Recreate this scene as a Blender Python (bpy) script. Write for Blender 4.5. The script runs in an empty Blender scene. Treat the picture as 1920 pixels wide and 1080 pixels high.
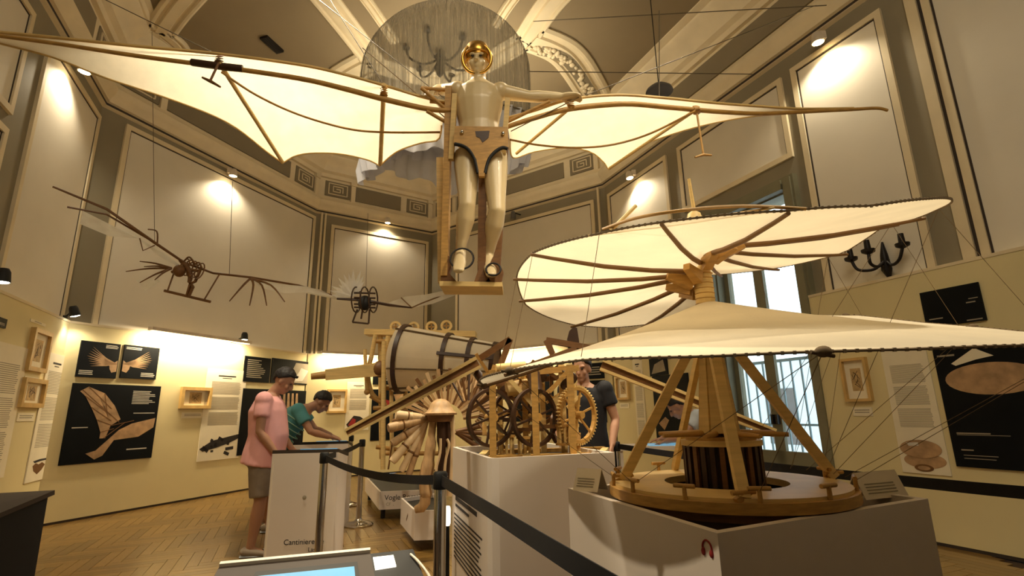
import bpy, bmesh, math, random
import numpy as np
from mathutils import Vector, Matrix
random.seed(7)
PI = math.pi
scene = bpy.context.scene
COL = scene.collection
# ---------------------------------------------------------------- camera
FPX, PITCH, ROLL, CAMH = 965.0, math.radians(13.55), math.radians(1.06), 1.26
F_ = Vector((0, math.cos(PITCH), math.sin(PITCH)))
_R0 = Vector((1, 0, 0)); _U0 = Vector((0, -math.sin(PITCH), math.cos(PITCH)))
R_ = _R0*math.cos(ROLL) - _U0*math.sin(ROLL)
U_ = _R0*math.sin(ROLL) + _U0*math.cos(ROLL)
CAM = Vector((0, 0, CAMH))
cd = bpy.data.cameras.new('camera'); cam = bpy.data.objects.new('camera', cd); COL.objects.link(cam)
cd.sensor_width = 36; cd.lens = FPX/1920*36; cd.clip_start = 0.05
cam.matrix_world = Matrix(((R_.x, U_.x, -F_.x, 0), (R_.y, U_.y, -F_.y, 0), (R_.z, U_.z, -F_.z, CAMH), (0, 0, 0, 1)))
scene.camera = cam
# ---------------------------------------------------------------- world, exposure
scene.view_settings.view_transform = 'Standard'
scene.view_settings.look = 'None'
scene.view_settings.gamma = 1.0
scene.view_settings.use_curve_mapping = False
scene.view_settings.exposure = 0.0
w = bpy.data.worlds.new('sky'); scene.world = w; w.use_nodes = True
bg = w.node_tree.nodes['Background']
bg.inputs[0].default_value = (0.70, 0.86, 0.94, 1); bg.inputs[1].default_value = 2.4
WARM = (1.0, 0.86, 0.62)
def lamp(name, kind, loc, target, power, size=0.05, angle=60, blend=0.5, color=WARM, parent=None):
    d = bpy.data.lights.new(name, kind); d.energy = power; d.color = color
    if kind == 'SPOT':
        d.spot_size = math.radians(angle); d.spot_blend = blend; d.shadow_soft_size = size
    elif kind == 'AREA':
        d.shape = 'DISK'; d.size = size
    else: d.shadow_soft_size = size
    o = bpy.data.objects.new(name, d); COL.objects.link(o); o.location = loc
    if target is not None:
        o.rotation_euler = (Vector(target)-Vector(loc)).to_track_quat('-Z', 'Y').to_euler()
    return o
# unseen spots without fixtures, put in to light the wings and exhibits
lamp('ceiling_spot_lamp', 'SPOT', (-2.0, 4.4, 6.5), (-1.35, 3.7, 3.6), 1250, .10, 78, .9)
lamp('ceiling_spot_lamp', 'SPOT', (1.7, 4.9, 6.5), (0.75, 3.9, 3.6), 900, .10, 56, .9)
lamp('ceiling_spot_lamp', 'SPOT', (2.8, 1.0, 6.3), (0.95, 2.35, 1.9), 480, .12, 50, .7)
lamp('ceiling_spot_lamp', 'SPOT', (-3.1, 0.9, 5.45), (0.42, 2.5, 0.75), 620, .05, 27, .5)
lamp('ceiling_spot_lamp', 'SPOT', (2.3, 1.7, 6.3), (0.2, 4.0, 1.4), 420, .12, 30, .7)
lamp('ceiling_spot_lamp', 'SPOT', (2.2, 6.8, 6.3), (0.3, 4.1, 1.4), 360, .12, 34, .7)
lamp('ceiling_spot_lamp', 'SPOT', (-3.2, 3.2, 6.3), (-1.3, 6.0, 1.5), 420, .12, 34, .7)
lamp('ceiling_glow_lamp', 'AREA', (0.8, -0.5, 6.2), (0.5, 4.0, 1.0), 120, 2.5)  # broad fill added behind the camera to lift the fronts, no fixture
lamp('ceiling_glow_lamp', 'AREA', (-0.8, 7.4, 5.4), (-0.8, 7.4, 9.0), 95, 2.5)  # added fill floating mid-room, aimed up to brighten the ceiling

# ---------------------------------------------------------------- projection helpers
def ray(x, y):
    return (F_*FPX + R_*(x-960) + U_*(540-y)).normalized()
def aty(x, y, Y):
    d = ray(x, y); return CAM + d*(Y/d.y)
def atz(x, y, z):
    d = ray(x, y); return CAM + d*((z-CAMH)/d.z)
def atplane(x, y, n, dist):
    d = ray(x, y); return CAM + d*((dist - n.dot(CAM))/n.dot(d))

# ---------------------------------------------------------------- materials
def lin(c):
    return tuple(((v/255)/12.92 if v/255 <= .04045 else ((v/255+.055)/1.055)**2.4) for v in c)
def mat(name, rgb, rough=.6, metal=0., var=.12, avar=0., scale=6., stretch=None, bump=0., emit=None, estr=0., trans=0., alpha=1., rnd=0., coat=0., bscale=None):
    m = bpy.data.materials.new(name); m.use_nodes = True
    nt = m.node_tree; ns = nt.nodes; L = nt.links; b = ns['Principled BSDF']; out = ns['Material Output']
    c = lin(rgb)
    b.inputs['Roughness'].default_value = rough; b.inputs['Metallic'].default_value = metal
    if coat: b.inputs['Coat Weight'].default_value = coat; b.inputs['Coat Roughness'].default_value = .15
    tc = ns.new('ShaderNodeTexCoord'); vec = tc.outputs['Object']
    if stretch:
        mp = ns.new('ShaderNodeMapping'); mp.inputs['Scale'].default_value = stretch
        L.new(vec, mp.inputs[0]); vec = mp.outputs[0]
    nz = ns.new('ShaderNodeTexNoise'); nz.inputs['Scale'].default_value = scale; nz.inputs['Detail'].default_value = 4
    L.new(vec, nz.inputs['Vector'])
    mix = ns.new('ShaderNodeMix'); mix.data_type = 'RGBA'
    mix.inputs[6].default_value = tuple(v*(1-var) for v in c)+(1,)
    mix.inputs[7].default_value = tuple(min(1, v*(1+var)) for v in c)+(1,)
    rmp = ns.new('ShaderNodeMapRange'); rmp.inputs[1].default_value = .3; rmp.inputs[2].default_value = .7
    L.new(nz.outputs['Fac'], rmp.inputs[0]); L.new(rmp.outputs[0], mix.inputs[0])
    colr = mix.outputs[2]
    if rnd:
        oi = ns.new('ShaderNodeObjectInfo'); ge = ns.new('ShaderNodeNewGeometry')
        ad = ns.new('ShaderNodeMath'); ad.operation = 'ADD'
        L.new(oi.outputs['Random'], ad.inputs[0]); L.new(ge.outputs['Random Per Island'], ad.inputs[1])
        fr = ns.new('ShaderNodeMath'); fr.operation = 'FRACT'; L.new(ad.outputs[0], fr.inputs[0])
        mr = ns.new('ShaderNodeMapRange'); mr.inputs[3].default_value = 1-rnd; mr.inputs[4].default_value = 1+rnd
        L.new(fr.outputs[0], mr.inputs[0])
        hv = ns.new('ShaderNodeHueSaturation'); L.new(mr.outputs[0], hv.inputs['Value']); L.new(colr, hv.inputs['Color'])
        colr = hv.outputs[0]
    L.new(colr, b.inputs['Base Color'])
    if bump:
        bp = ns.new('ShaderNodeBump'); bp.inputs['Strength'].default_value = bump; bp.inputs['Distance'].default_value = .01
        if bscale:
            nb = ns.new('ShaderNodeTexNoise'); nb.inputs['Scale'].default_value = bscale; L.new(tc.outputs['Object'], nb.inputs['Vector'])
            L.new(nb.outputs['Fac'], bp.inputs['Height'])
        else: L.new(nz.outputs['Fac'], bp.inputs['Height'])
        L.new(bp.outputs[0], b.inputs['Normal'])
    if emit:
        b.inputs['Emission Color'].default_value = lin(emit)+(1,); b.inputs['Emission Strength'].default_value = estr
    sh = b.outputs[0]
    if trans:
        t = ns.new('ShaderNodeBsdfTranslucent'); L.new(colr, t.inputs[0])
        ms = ns.new('ShaderNodeMixShader'); ms.inputs[0].default_value = trans
        L.new(sh, ms.inputs[1]); L.new(t.outputs[0], ms.inputs[2]); sh = ms.outputs[0]
    if alpha < 1:
        t = ns.new('ShaderNodeBsdfTransparent')
        ms = ns.new('ShaderNodeMixShader'); ms.inputs[0].default_value = alpha
        if avar:
            am = ns.new('ShaderNodeMapRange'); am.inputs[3].default_value = alpha-avar; am.inputs[4].default_value = alpha+avar
            L.new(rmp.outputs[0], am.inputs[0]); L.new(am.outputs[0], ms.inputs[0])
        L.new(t.outputs[0], ms.inputs[1]); L.new(sh, ms.inputs[2]); sh = ms.outputs[0]
    L.new(sh, out.inputs[0])
    return m
M = {}
M['taupe'] = mat('taupe_paint', (138, 129, 108), .75, var=.05, scale=2)
M['white_wall'] = mat('white_wall_paint', (224, 216, 200), .8, var=.05, scale=1.2)
M['cream_mould'] = mat('cream_plaster', (222, 206, 172), .7, var=.06, scale=3)
M['ceiling'] = mat('grey_brown_ceiling', (138, 122, 94), .85, var=.06, scale=1.5)
M['frieze'] = mat('frieze_grey', (130, 118, 94), .8, var=.05, scale=2)
M['dark_line'] = mat('dark_groove', (58, 48, 40), .8)
M['display'] = mat('cream_display_board', (222, 208, 160), .7, var=.04, scale=1.5)
M['plank'] = mat('oak_parquet', (122, 92, 44), .28, var=.22, scale=5, stretch=(2, 14, 2), rnd=.28, coat=.3)
M['subfloor'] = mat('dark_subfloor', (60, 40, 22), .8)
M['cloth'] = mat('linen_cloth', (246, 236, 212), .85, var=.05, scale=9, trans=.5, bump=.15, bscale=90)
M['sail'] = mat('sail_canvas', (246, 234, 208), .85, var=.05, scale=5, trans=.42, bump=.15, bscale=120)
M['sail_low'] = mat('lower_sail_canvas', (246, 234, 208), .85, var=.05, scale=5, trans=.22, bump=.15, bscale=120)
M['pine'] = mat('pale_pine', (222, 190, 124), .5, var=.14, scale=4, stretch=(1, 1, 12), bump=.05)
M['oak'] = mat('golden_oak', (184, 140, 72), .5, var=.2, scale=5, stretch=(3, 3, 14), bump=.05)
M['brownwood'] = mat('brown_wood', (116, 78, 40), .5, var=.2, scale=5, stretch=(3, 3, 14))
M['darkwood'] = mat('dark_walnut', (62, 38, 22), .45, var=.25, scale=6)
M['batten'] = mat('rib_batten', (120, 86, 46), .55, var=.15, scale=8)
M['rope'] = mat('dark_cord', (110, 90, 62), .8, var=.2, scale=40)
M['wire'] = mat('thin_wire', (96, 84, 66), .5, metal=.3)
M['mannequin'] = mat('mannequin_skin', (214, 192, 148), .38, var=.04, scale=3, coat=.2)
M['gold'] = mat('gold_helmet', (206, 158, 74), .25, metal=.85, var=.1)
M['black'] = mat('black_plastic', (10, 10, 10), .6, var=.1)
M['belt'] = mat('black_belt_webbing', (14, 14, 20), .75, var=.2, scale=60)
M['chrome'] = mat('polished_chrome', (210, 205, 196), .12, metal=1., var=.02)
M['iron'] = mat('wrought_iron', (30, 24, 22), .5, metal=.4)
M['plinth'] = mat('white_plinth_lacquer', (226, 214, 202), .5, var=.03, scale=2)
M['plinth_edge'] = mat('plinth_edge', (238, 226, 206), .5, var=.03)
M['poster'] = mat('black_poster_print', (9, 13, 17), .6, var=.3, scale=3)
M['poster'].node_tree.nodes['Principled BSDF'].inputs['Specular IOR Level'].default_value = .15
M['paper'] = mat('white_text_paper', (236, 226, 200), .7, var=.03)
M['ink'] = mat('grey_ink', (160, 150, 130), .8)
M['ink_dark'] = mat('dark_ink', (38, 32, 30), .8)
M['ink_white'] = mat('white_ink', (206, 200, 186), .7)
M['print_tan'] = mat('tan_print', (176, 142, 104), .7, var=.3, scale=9)
M['print_red'] = mat('red_print', (150, 34, 30), .7)
M['sketch'] = mat('brown_sketch_paper', (190, 160, 110), .7, var=.3, scale=14)
M['frame'] = mat('pale_wood_frame', (206, 170, 104), .45, var=.15, scale=8)
M['glass_frame'] = mat('frame_glazing', (240, 240, 236), .05, alpha=.12)
M['lampwhite'] = mat('white_lamp_metal', (214, 200, 180), .4)
M['bulb'] = mat('lamp_lens', (255, 240, 210), .3, emit=(255, 226, 170), estr=40)
M['bulbcool'] = mat('cool_lamp_lens', (255, 250, 240), .3, emit=(255, 246, 226), estr=30)
M['window_frame'] = mat('grey_green_window_frame', (120, 116, 92), .55, var=.08)
M['pane'] = mat('window_pane', (226, 240, 240), .03, alpha=.10)
M['balcony'] = mat('pale_balcony_iron', (120, 146, 156), .5)
M['facade'] = mat('pale_facade_outside', (214, 222, 220), .8, var=.05)
M['balloon'] = mat('translucent_film', (150, 142, 124), .65, var=.55, scale=3, stretch=(16, 1.5, .3), alpha=.50, avar=.28, trans=.25)
M['skirt'] = mat('grey_gathered_fabric', (206, 206, 214), .8, var=.10, scale=4, trans=.3)
M['greyfeather'] = mat('white_gauze', (250, 246, 236), .8, trans=.4, alpha=.82)
M['plume'] = mat('white_plume', (255, 252, 244), .8, trans=.3)  # white that stands in for a bright glare
M['screen'] = mat('blue_screen', (90, 160, 205), .2, emit=(120, 180, 215), estr=.55, var=.25, scale=2)
M['screenwhite'] = mat('white_screen', (250, 246, 236), .2, emit=(255, 246, 226), estr=1.6)
M['kiosk'] = mat('grey_brown_kiosk', (62, 50, 40), .65, var=.05)
M['kioskdark'] = mat('kiosk_black_side', (14, 13, 13), .5)
M['kioskgrey'] = mat('kiosk_grey_side', (92, 88, 84), .5)
M['skin'] = mat('skin', (176, 130, 102), .55, var=.06, scale=5)
M['hair'] = mat('dark_hair', (26, 18, 16), .6, var=.3, scale=60)
M['pink'] = mat('pink_shirt_cotton', (240, 176, 174), .8, var=.06, scale=5, bump=.12)
M['teal'] = mat('teal_shirt_cotton', (74, 138, 142), .8, var=.1, scale=5, bump=.1)
M['tealstripe'] = mat('pale_stripe', (150, 190, 170), .8)
M['shorts'] = mat('grey_shorts_cotton', (138, 124, 108), .85, var=.12, scale=12, bump=.15)
M['darkcloth'] = mat('dark_clothing', (20, 20, 26), .8, var=.15)
M['palecloth'] = mat('pale_blue_shirt', (188, 196, 206), .8, var=.06)
M['shoe'] = mat('beige_shoe', (150, 134, 112), .7, var=.1)
M['eye'] = mat('eye', (30, 22, 18), .3)
M['bark'] = mat('turned_fruitwood', (186, 150, 106), .5, var=.22, scale=5, stretch=(6, 6, 2))
M['palebark'] = mat('pale_turned_wood', (220, 190, 146), .5, var=.2, scale=5)

# ---------------------------------------------------------------- mesh builder
class MB:
    def __init__(s): s.v = []; s.f = []
    def add(s, vs, fs):
        o = len(s.v); s.v += [Vector(v) for v in vs]; s.f += [tuple(i+o for i in f) for f in fs]; return s
    def box(s, c, size, rot=None):
        c = Vector(c); hx, hy, hz = size[0]/2, size[1]/2, size[2]/2
        vs = [Vector((x, y, z)) for x in (-hx, hx) for y in (-hy, hy) for z in (-hz, hz)]
        if rot is not None: vs = [rot @ v for v in vs]
        return s.add([c+v for v in vs], [(0, 1, 3, 2), (4, 6, 7, 5), (0, 4, 5, 1), (2, 3, 7, 6), (0, 2, 6, 4), (1, 5, 7, 3)])
    def hexa(s, b, t):      # 4 bottom + 4 top corners
        return s.add(list(b)+list(t), [(3, 2, 1, 0), (4, 5, 6, 7), (0, 1, 5, 4), (1, 2, 6, 5), (2, 3, 7, 6), (3, 0, 4, 7)])
    def beam(s, p0, p1, wd, ht, up=(0, 0, 1), w1=None, h1=None):
        p0 = Vector(p0); p1 = Vector(p1); d = (p1-p0).normalized(); up = Vector(up)
        x = d.cross(up)
        if x.length < 1e-4: x = d.cross(Vector((1, 0, 0)))
        x.normalize(); y = x.cross(d).normalized()
        w1 = wd if w1 is None else w1; h1 = ht if h1 is None else h1
        q = lambda p, a, b: [p-x*a/2-y*b/2, p+x*a/2-y*b/2, p+x*a/2+y*b/2, p-x*a/2+y*b/2]
        return s.hexa(q(p0, wd, ht), q(p1, w1, h1))
    def loft(s, pts, radii, n=8, side=None, closed=False):
        pts = [Vector(p) for p in pts]; N = len(pts)
        if not hasattr(radii, '__len__'): radii = [radii]*N
        if len(radii) != N:
            K = len(radii)-1; rr = []
            for i in range(N):
                f = i/(N-1)*K; j = min(K-1, int(f)); g = f-j; a, b = radii[j], radii[j+1]
                rr.append(tuple(x*(1-g)+y*g for x, y in zip(a, b)) if hasattr(a, '__len__') else a*(1-g)+b*g)
            radii = rr
        rings = []; prev = None
        for i, p in enumerate(pts):
            if closed: t = pts[(i+1) % N]-pts[i-1]
            else: t = pts[min(i+1, N-1)]-pts[max(i-1, 0)]
            t.normalize()
            ref = Vector(side) if side is not None else (prev if prev is not None else (Vector((0, 0, 1)) if abs(t.z) < .9 else Vector((1, 0, 0))))
            x = ref-t*ref.dot(t)
            if x.length < 1e-5: x = t.orthogonal()
            x.normalize(); y = t.cross(x); prev = x
            r = radii[i]; a, b = (r if hasattr(r, '__len__') else (r, r))
            rings.append([p+x*a*math.cos(2*PI*k/n)+y*b*math.sin(2*PI*k/n) for k in range(n)])
        vs = [v for r in rings for v in r]; fs = []
        for i in range(N if closed else N-1):
            j = (i+1) % N
            for k in range(n):
                k2 = (k+1) % n
                fs.append((i*n+k, i*n+k2, j*n+k2, j*n+k))
        if not closed:
            fs.append(tuple(reversed(range(n)))); fs.append(tuple((N-1)*n+k for k in range(n)))
        return s.add(vs, fs)
    def tube(s, p0, p1, r0, r1=None, n=8): return s.loft([p0, p1], [r0, r0 if r1 is None else r1], n)
    def lathe(s, prof, c=(0, 0, 0), n=24, mtx=None, a0=0., a1=2*PI):
        c = Vector(c); full = abs(a1-a0-2*PI) < 1e-6; m = n if full else n+1
        vs = []
        for r, z in prof:
            for k in range(m):
                a = a0+(a1-a0)*k/n; v = Vector((r*math.cos(a), r*math.sin(a), z))
                vs.append(c+(mtx @ v if mtx is not None else v))
        fs = []
        for i in range(len(prof)-1):
            for k in range(n if full else n):
                k2 = (k+1) % m if full else k+1
                fs.append((i*m+k, i*m+k2, (i+1)*m+k2, (i+1)*m+k))
        if full and prof[0][0] > 1e-6: fs.append(tuple(reversed(range(m))))
        if full and prof[-1][0] > 1e-6: fs.append(tuple((len(prof)-1)*m+k for k in range(m)))
        return s.add(vs, fs)
    def ell(s, c, r, rot=None, n=12, m=8):
        prof = [(max(1e-4, math.sin(PI*i/m)), -math.cos(PI*i/m)) for i in range(m+1)]
        mt = Matrix.Diagonal(Vector(r))
        if rot is not None: mt = rot @ mt
        return s.lathe(prof, c, n, mt)
    def grid(s, rows, thick=0.):
        a = len(rows); b = len(rows[0]); vs = [v for r in rows for v in r]
        fs = [(i*b+j, i*b+j+1, (i+1)*b+j+1, (i+1)*b+j) for i in range(a-1) for j in range(b-1)]
        return s.add(vs, fs)
    def prism(s, poly, h, mtx):     # 2D polygon extruded along local z, mtx to world
        n = len(poly)
        vs = [mtx @ Vector((x, y, 0)) for x, y in poly]+[mtx @ Vector((x, y, h)) for x, y in poly]
        return s.add(vs, [tuple(reversed(range(n))), tuple(range(n, 2*n))]+[(i, (i+1) % n, n+(i+1) % n, n+i) for i in range(n)])
    def build(s, name, m, parent=None, smooth=None, origin=None):
        me = bpy.data.meshes.new(name)
        vs = s.v
        if parent is not None: o0 = wpos(parent)
        xs = [v.x for v in vs]; ys = [v.y for v in vs]; zs = [v.z for v in vs]
        base = Vector(origin) if origin is not None else Vector(((min(xs)+max(xs))/2, (min(ys)+max(ys))/2, min(zs)))
        me.from_pydata([v-base for v in vs], [], s.f)
        bm = bmesh.new(); bm.from_mesh(me); bmesh.ops.recalc_face_normals(bm, faces=bm.faces); bm.to_mesh(me); bm.free()
        if smooth:
            for p in me.polygons: p.use_smooth = True
            me.set_sharp_from_angle(angle=math.radians(smooth))
        me.materials.append(m)
        o = bpy.data.objects.new(name, me); COL.objects.link(o)
        WP[o.name] = base
        if parent is not None:
            o.parent = parent; o.location = base-o0
        else: o.location = base
        return o
WP = {}
def wpos(o): return WP[o.name]
def tag(o, label, cat, group=None):
    o['label'] = label; o['category'] = cat
    if group: o['group'] = group
    return o
def struct(o): o['kind'] = 'structure'; return o
def stuff(o): o['kind'] = 'stuff'; return o
def thing(name, loc, label, cat, group=None):
    o = bpy.data.objects.new(name, None); COL.objects.link(o); o.location = loc; o.empty_display_size = .1
    WP[o.name] = Vector(loc)
    return tag(o, label, cat, group)
def copy_thing(o, loc, label):
    def cp(a, par):
        c = a.copy(); COL.objects.link(c)
        if par is not None: c.parent = par
        for ch in list(a.children): cp(ch, c)
        return c
    c = cp(o, None); c.location = loc; c['label'] = label; WP[c.name] = Vector(loc); return c
def fuse(mb, name, m, parent, voxel=.01, smooth=6, dec=None):
    o = mb.build(name, m, parent)
    r = o.modifiers.new('r', 'REMESH'); r.mode = 'VOXEL'; r.voxel_size = voxel
    if smooth:
        sm = o.modifiers.new('s', 'SMOOTH'); sm.iterations = smooth; sm.factor = .5
    dg = bpy.context.evaluated_depsgraph_get(); dg.update()
    me = bpy.data.meshes.new_from_object(o.evaluated_get(dg))
    o.modifiers.clear(); old = o.data; o.data = me; me.name = name
    if not me.materials: me.materials.append(m)
    for p in me.polygons: p.use_smooth = True
    return o
def spline(pts, k=6):
    pts = [Vector(p) for p in pts]; out = []
    for i in range(len(pts)-1):
        p0 = pts[max(i-1, 0)]; p1 = pts[i]; p2 = pts[i+1]; p3 = pts[min(i+2, len(pts)-1)]
        for j in range(k):
            t = j/k
            out.append(.5*((2*p1)+(p2-p0)*t+(2*p0-5*p1+4*p2-p3)*t*t+(3*p1-p0-3*p2+p3)*t**3))
    out.append(pts[-1]); return out
def rotz(a): return Matrix.Rotation(a, 3, 'Z')
def text(s, size, o, xd, yd, m, parent, name, proud=.001):
    cu = bpy.data.curves.new(name, 'FONT'); cu.body = s; cu.size = size; cu.extrude = .0006
    t = bpy.data.objects.new(name, cu); COL.objects.link(t)
    dg = bpy.context.evaluated_depsgraph_get(); dg.update()
    me = bpy.data.meshes.new_from_object(t.evaluated_get(dg))
    bpy.data.objects.remove(t); bpy.data.curves.remove(cu)
    xd = Vector(xd).normalized(); yd = Vector(yd).normalized(); zd = xd.cross(yd)
    o = Vector(o)+zd*proud; base = o-wpos(parent)
    for v in me.vertices: c = v.co.copy(); v.co = xd*c.x+yd*c.y+zd*c.z
    me.materials.clear(); me.materials.append(m)
    ob = bpy.data.objects.new(name, me); COL.objects.link(ob); ob.parent = parent; ob.location = base; WP[ob.name] = o; ob['kind'] = 'stuff'
    return ob

# ================================================================ ROOM
def wl(th, d):
    t = math.radians(th); n = Vector((math.cos(t), -math.sin(t), 0)); return n, d
PLN = {'L': wl(-23.4, -2.81), 'A': wl(19.96, -7.877), 'B': wl(55.73, -11.504), 'C': wl(124.41, -9.204), 'R': wl(-23.52, 5.702)}
def isect(a, b):
    (n1, d1), (n2, d2) = a, b
    det = n1.x*n2.y-n1.y*n2.x
    return Vector(((d1*n2.y-d2*n1.y)/det, (n1.x*d2-n2.x*d1)/det, 0))
_t = math.radians(-23.4); REAR = (Vector((math.sin(_t), math.cos(_t), 0)), -3.5)
CORN = [isect(REAR, PLN['L']), isect(PLN['L'], PLN['A']), isect(PLN['A'], PLN['B']), isect(PLN['B'], PLN['C']), isect(PLN['C'], PLN['R']), isect(PLN['R'], REAR)]
ZD, ZC, ZT = 2.51, 5.74, 7.08
class Wall:
    def __init__(s, p0, p1):
        s.p0 = p0; s.p1 = p1; s.u = (p1-p0).normalized(); s.L = (p1-p0).length
        s.n = Vector((s.u.y, -s.u.x, 0))            # inward (corners run clockwise seen from above)
    def P(s, a, z, o=0): return s.p0+s.u*a+s.n*o+Vector((0, 0, z))
    def px(s, x, y, o=0):
        q = atplane(x, y, s.n, s.n.dot(s.p0)+o); return (q-s.p0).dot(s.u), q.z
    def box(s, mb, a0, a1, z0, z1, o0, o1):
        return mb.hexa([s.P(a0, z0, o0), s.P(a1, z0, o0), s.P(a1, z0, o1), s.P(a0, z0, o1)],
                       [s.P(a0, z1, o0), s.P(a1, z1, o0), s.P(a1, z1, o1), s.P(a0, z1, o1)])
NAMES = ['southwest', 'west', 'northwest', 'northeast', 'east', 'south']
WALL = [Wall(CORN[i], CORN[(i+1) % 6]) for i in range(6)]
WL, WA, WB, WC, WR, WS = WALL
DOOR = None
# door opening on the east wall
_a, _ = WR.px(1385, 690); _b, _ = WR.px(1530, 760)
D0, D1, DZ = _a-.22, _b+.06, 3.95
wobj = []
for nm, W in zip(NAMES, WALL):
    mb = MB()
    if W is WR:
        W.box(mb, 0, D0, 0, ZT, -.3, 0); W.box(mb, D1, W.L, 0, ZT, -.3, 0); W.box(mb, D0, D1, DZ, ZT, -.3, 0)
    else: W.box(mb, -.2, W.L+.2, 0, ZT, -.2, 0)
    wobj.append(struct(mb.build('wall_'+nm, M['taupe'])))
def wall_panel(W, par, a0, a1, z0, z1):
    mb = MB(); W.box(mb, a0, a1, z0, z1, 0, .012); mb.build('wall_panel', M['white_wall'], par)
    mb = MB(); e = .07
    for q in ((a0-e, a0, z0-e, z1+e), (a1, a1+e, z0-e, z1+e), (a0, a1, z1, z1+e), (a0, a1, z0-e, z0)):
        W.box(mb, *q, 0, .035)
    mb.build('panel_moulding', M['cream_mould'], par)
    mb = MB(); e = .018
    for q in ((a0, a0+e, z0, z1), (a1-e, a1, z0, z1), (a0, a1, z1-e, z1)):
        W.box(mb, *q, .012, .016)
    mb.build('panel_groove', M['dark_line'], par)
def fill(mb, W, *a): return W.box(mb, *a)
# west (bat poster) wall
s0, _ = WA.px(205, 400); s1, _ = WA.px(583, 450); wall_panel(WA, wobj[1], s0+.08, s1, 2.3, 5.56)
# northwest
s0, _ = WB.px(622, 500); s1, _ = WB.px(797, 500); wall_panel(WB, wobj[2], s0, s1, 2.3, 5.44)
# northeast
s0, _ = WC.px(860, 500); s1, _ = WC.px(1112, 450); wall_panel(WC, wobj[3], max(.5, s0), s1, 2.3, 5.44)
# east: narrow panel, over-door panel, lit panel, near panel
s0, _ = WR.px(1148, 420); s1, _ = WR.px(1250, 350); wall_panel(WR, wobj[4], s0, s1, 2.3, 5.44)
s0, _ = WR.px(1283, 340); s1, z1 = WR.px(1462, 180); wall_panel(WR, wobj[4], s0, s1, 4.42, 5.42)
s0, _ = WR.px(1500, 170); s1, _ = WR.px(1645, 50); wall_panel(WR, wobj[4], s0, s1, 2.3, 5.44)
s0, _ = WR.px(1858, 460); wall_panel(WR, wobj[4], s0, s0+4.0, 2.3, 5.44)
# southwest: two panels
s0, _ = WL.px(64, 180); wall_panel(WL, wobj[0], s0+.09, WL.L-.12, 2.3, 5.46)
s1, _ = WL.px(34, 130); wall_panel(WL, wobj[0], s1-1.9, s1-.05, 4.35, 5.42)
wall_panel(WL, wobj[0], s1-1.9, s1-.05, 2.3, 4.05)
# pilaster mouldings on the east wall
for xx, yy in ((1822, 480),):
    a, _ = WR.px(xx, yy); mb = MB(); WR.box(mb, a-.05, a+.05, 2.3, 5.75, 0, .045); mb.build('pilaster_moulding', M['cream_mould'], wobj[4])
    mb = MB(); WR.box(mb, a+.052, a+.085, 2.3, 5.75, 0, .02); mb.build('pilaster_groove', M['dark_line'], wobj[4])
for W, wo in ((WB, wobj[2]), (WC, wobj[3])):
    for a in ((.12, .2) if W is WB else (W.L-.16,)):
        mb = MB(); W.box(mb, a, a+.04, 2.3, 5.75, 0, .05); mb.build('pilaster_moulding', M['cream_mould'], wo)

# floor: slab plus herringbone planks
mb = MB(); mb.prism([(c.x, c.y) for c in reversed(CORN)], .1, Matrix.Translation((0, 0, -.112)))
floor = struct(mb.build('floor', M['subfloor']))
def inside(p, m=.0):
    return all((p-W.p0).dot(W.n) > m for W in WALL)
PW, PLN_ = .095, .57
cand = []
ax = rotz(math.radians(23.4)); k = PLN_/PW
for i in range(-90, 90):
    for j in range(-26, 26):
        # standard herringbone lattice
        for typ in (0, 1):
            bx = i*PW + j*PLN_; by = i*PW - j*PLN_
            if typ == 0: c = Vector((bx+PLN_/2, by+PW/2, 0)); a = 0
            else: c = Vector((bx+PLN_+PW/2 - PW, by+PW+PLN_/2, 0)); c = Vector((bx+PW/2, by+PW+PLN_/2, 0)); a = PI/2
            c = ax @ c
            c.y += 4; c.x += .3
            if not inside(c, .06) or c.y < .6: continue
            v = c-CAM; z = v.dot(F_)
            if z < .4: continue
            px_, py_ = 960+FPX*v.dot(R_)/z, 540-FPX*v.dot(U_)/z
            if -60 < px_ < 1980 and py_ < 1140: cand.append((z, c, a))
vis = [q for q in cand]
def seen(q):
    z, c, a = q
    v = c-CAM; zz = v.dot(F_); x = 960+FPX*v.dot(R_)/zz; y = 540-FPX*v.dot(U_)/zz
    return (90 < x < 850 and 900 < y < 1085) or (1740 < x < 1925 and 1000 < y < 1085)
cand.sort(key=lambda q: (0 if seen(q) else 1, q[0]))
mb = MB(); mb.box((0, 0, -.006), (PLN_-.004, PW-.003, .012))
pm = None
for z, c, a in cand[:300]:
    if pm is None:
        o = mb.build('plank', M['plank'], None, origin=(0, 0, 0)); pm = o.data
    else:
        o = bpy.data.objects.new('plank', pm); COL.objects.link(o)
    o.parent = floor; o.location = c-wpos(floor); o.rotation_euler = (0, 0, a+math.radians(23.4))
mb = MB()
for z, c, a in cand[300:]:
    mb.box((c.x, c.y, -.006), (PLN_-.004, PW-.003, .012), rotz(a+math.radians(23.4)))
stuff(mb.build('plank', M['plank'], floor))

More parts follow.
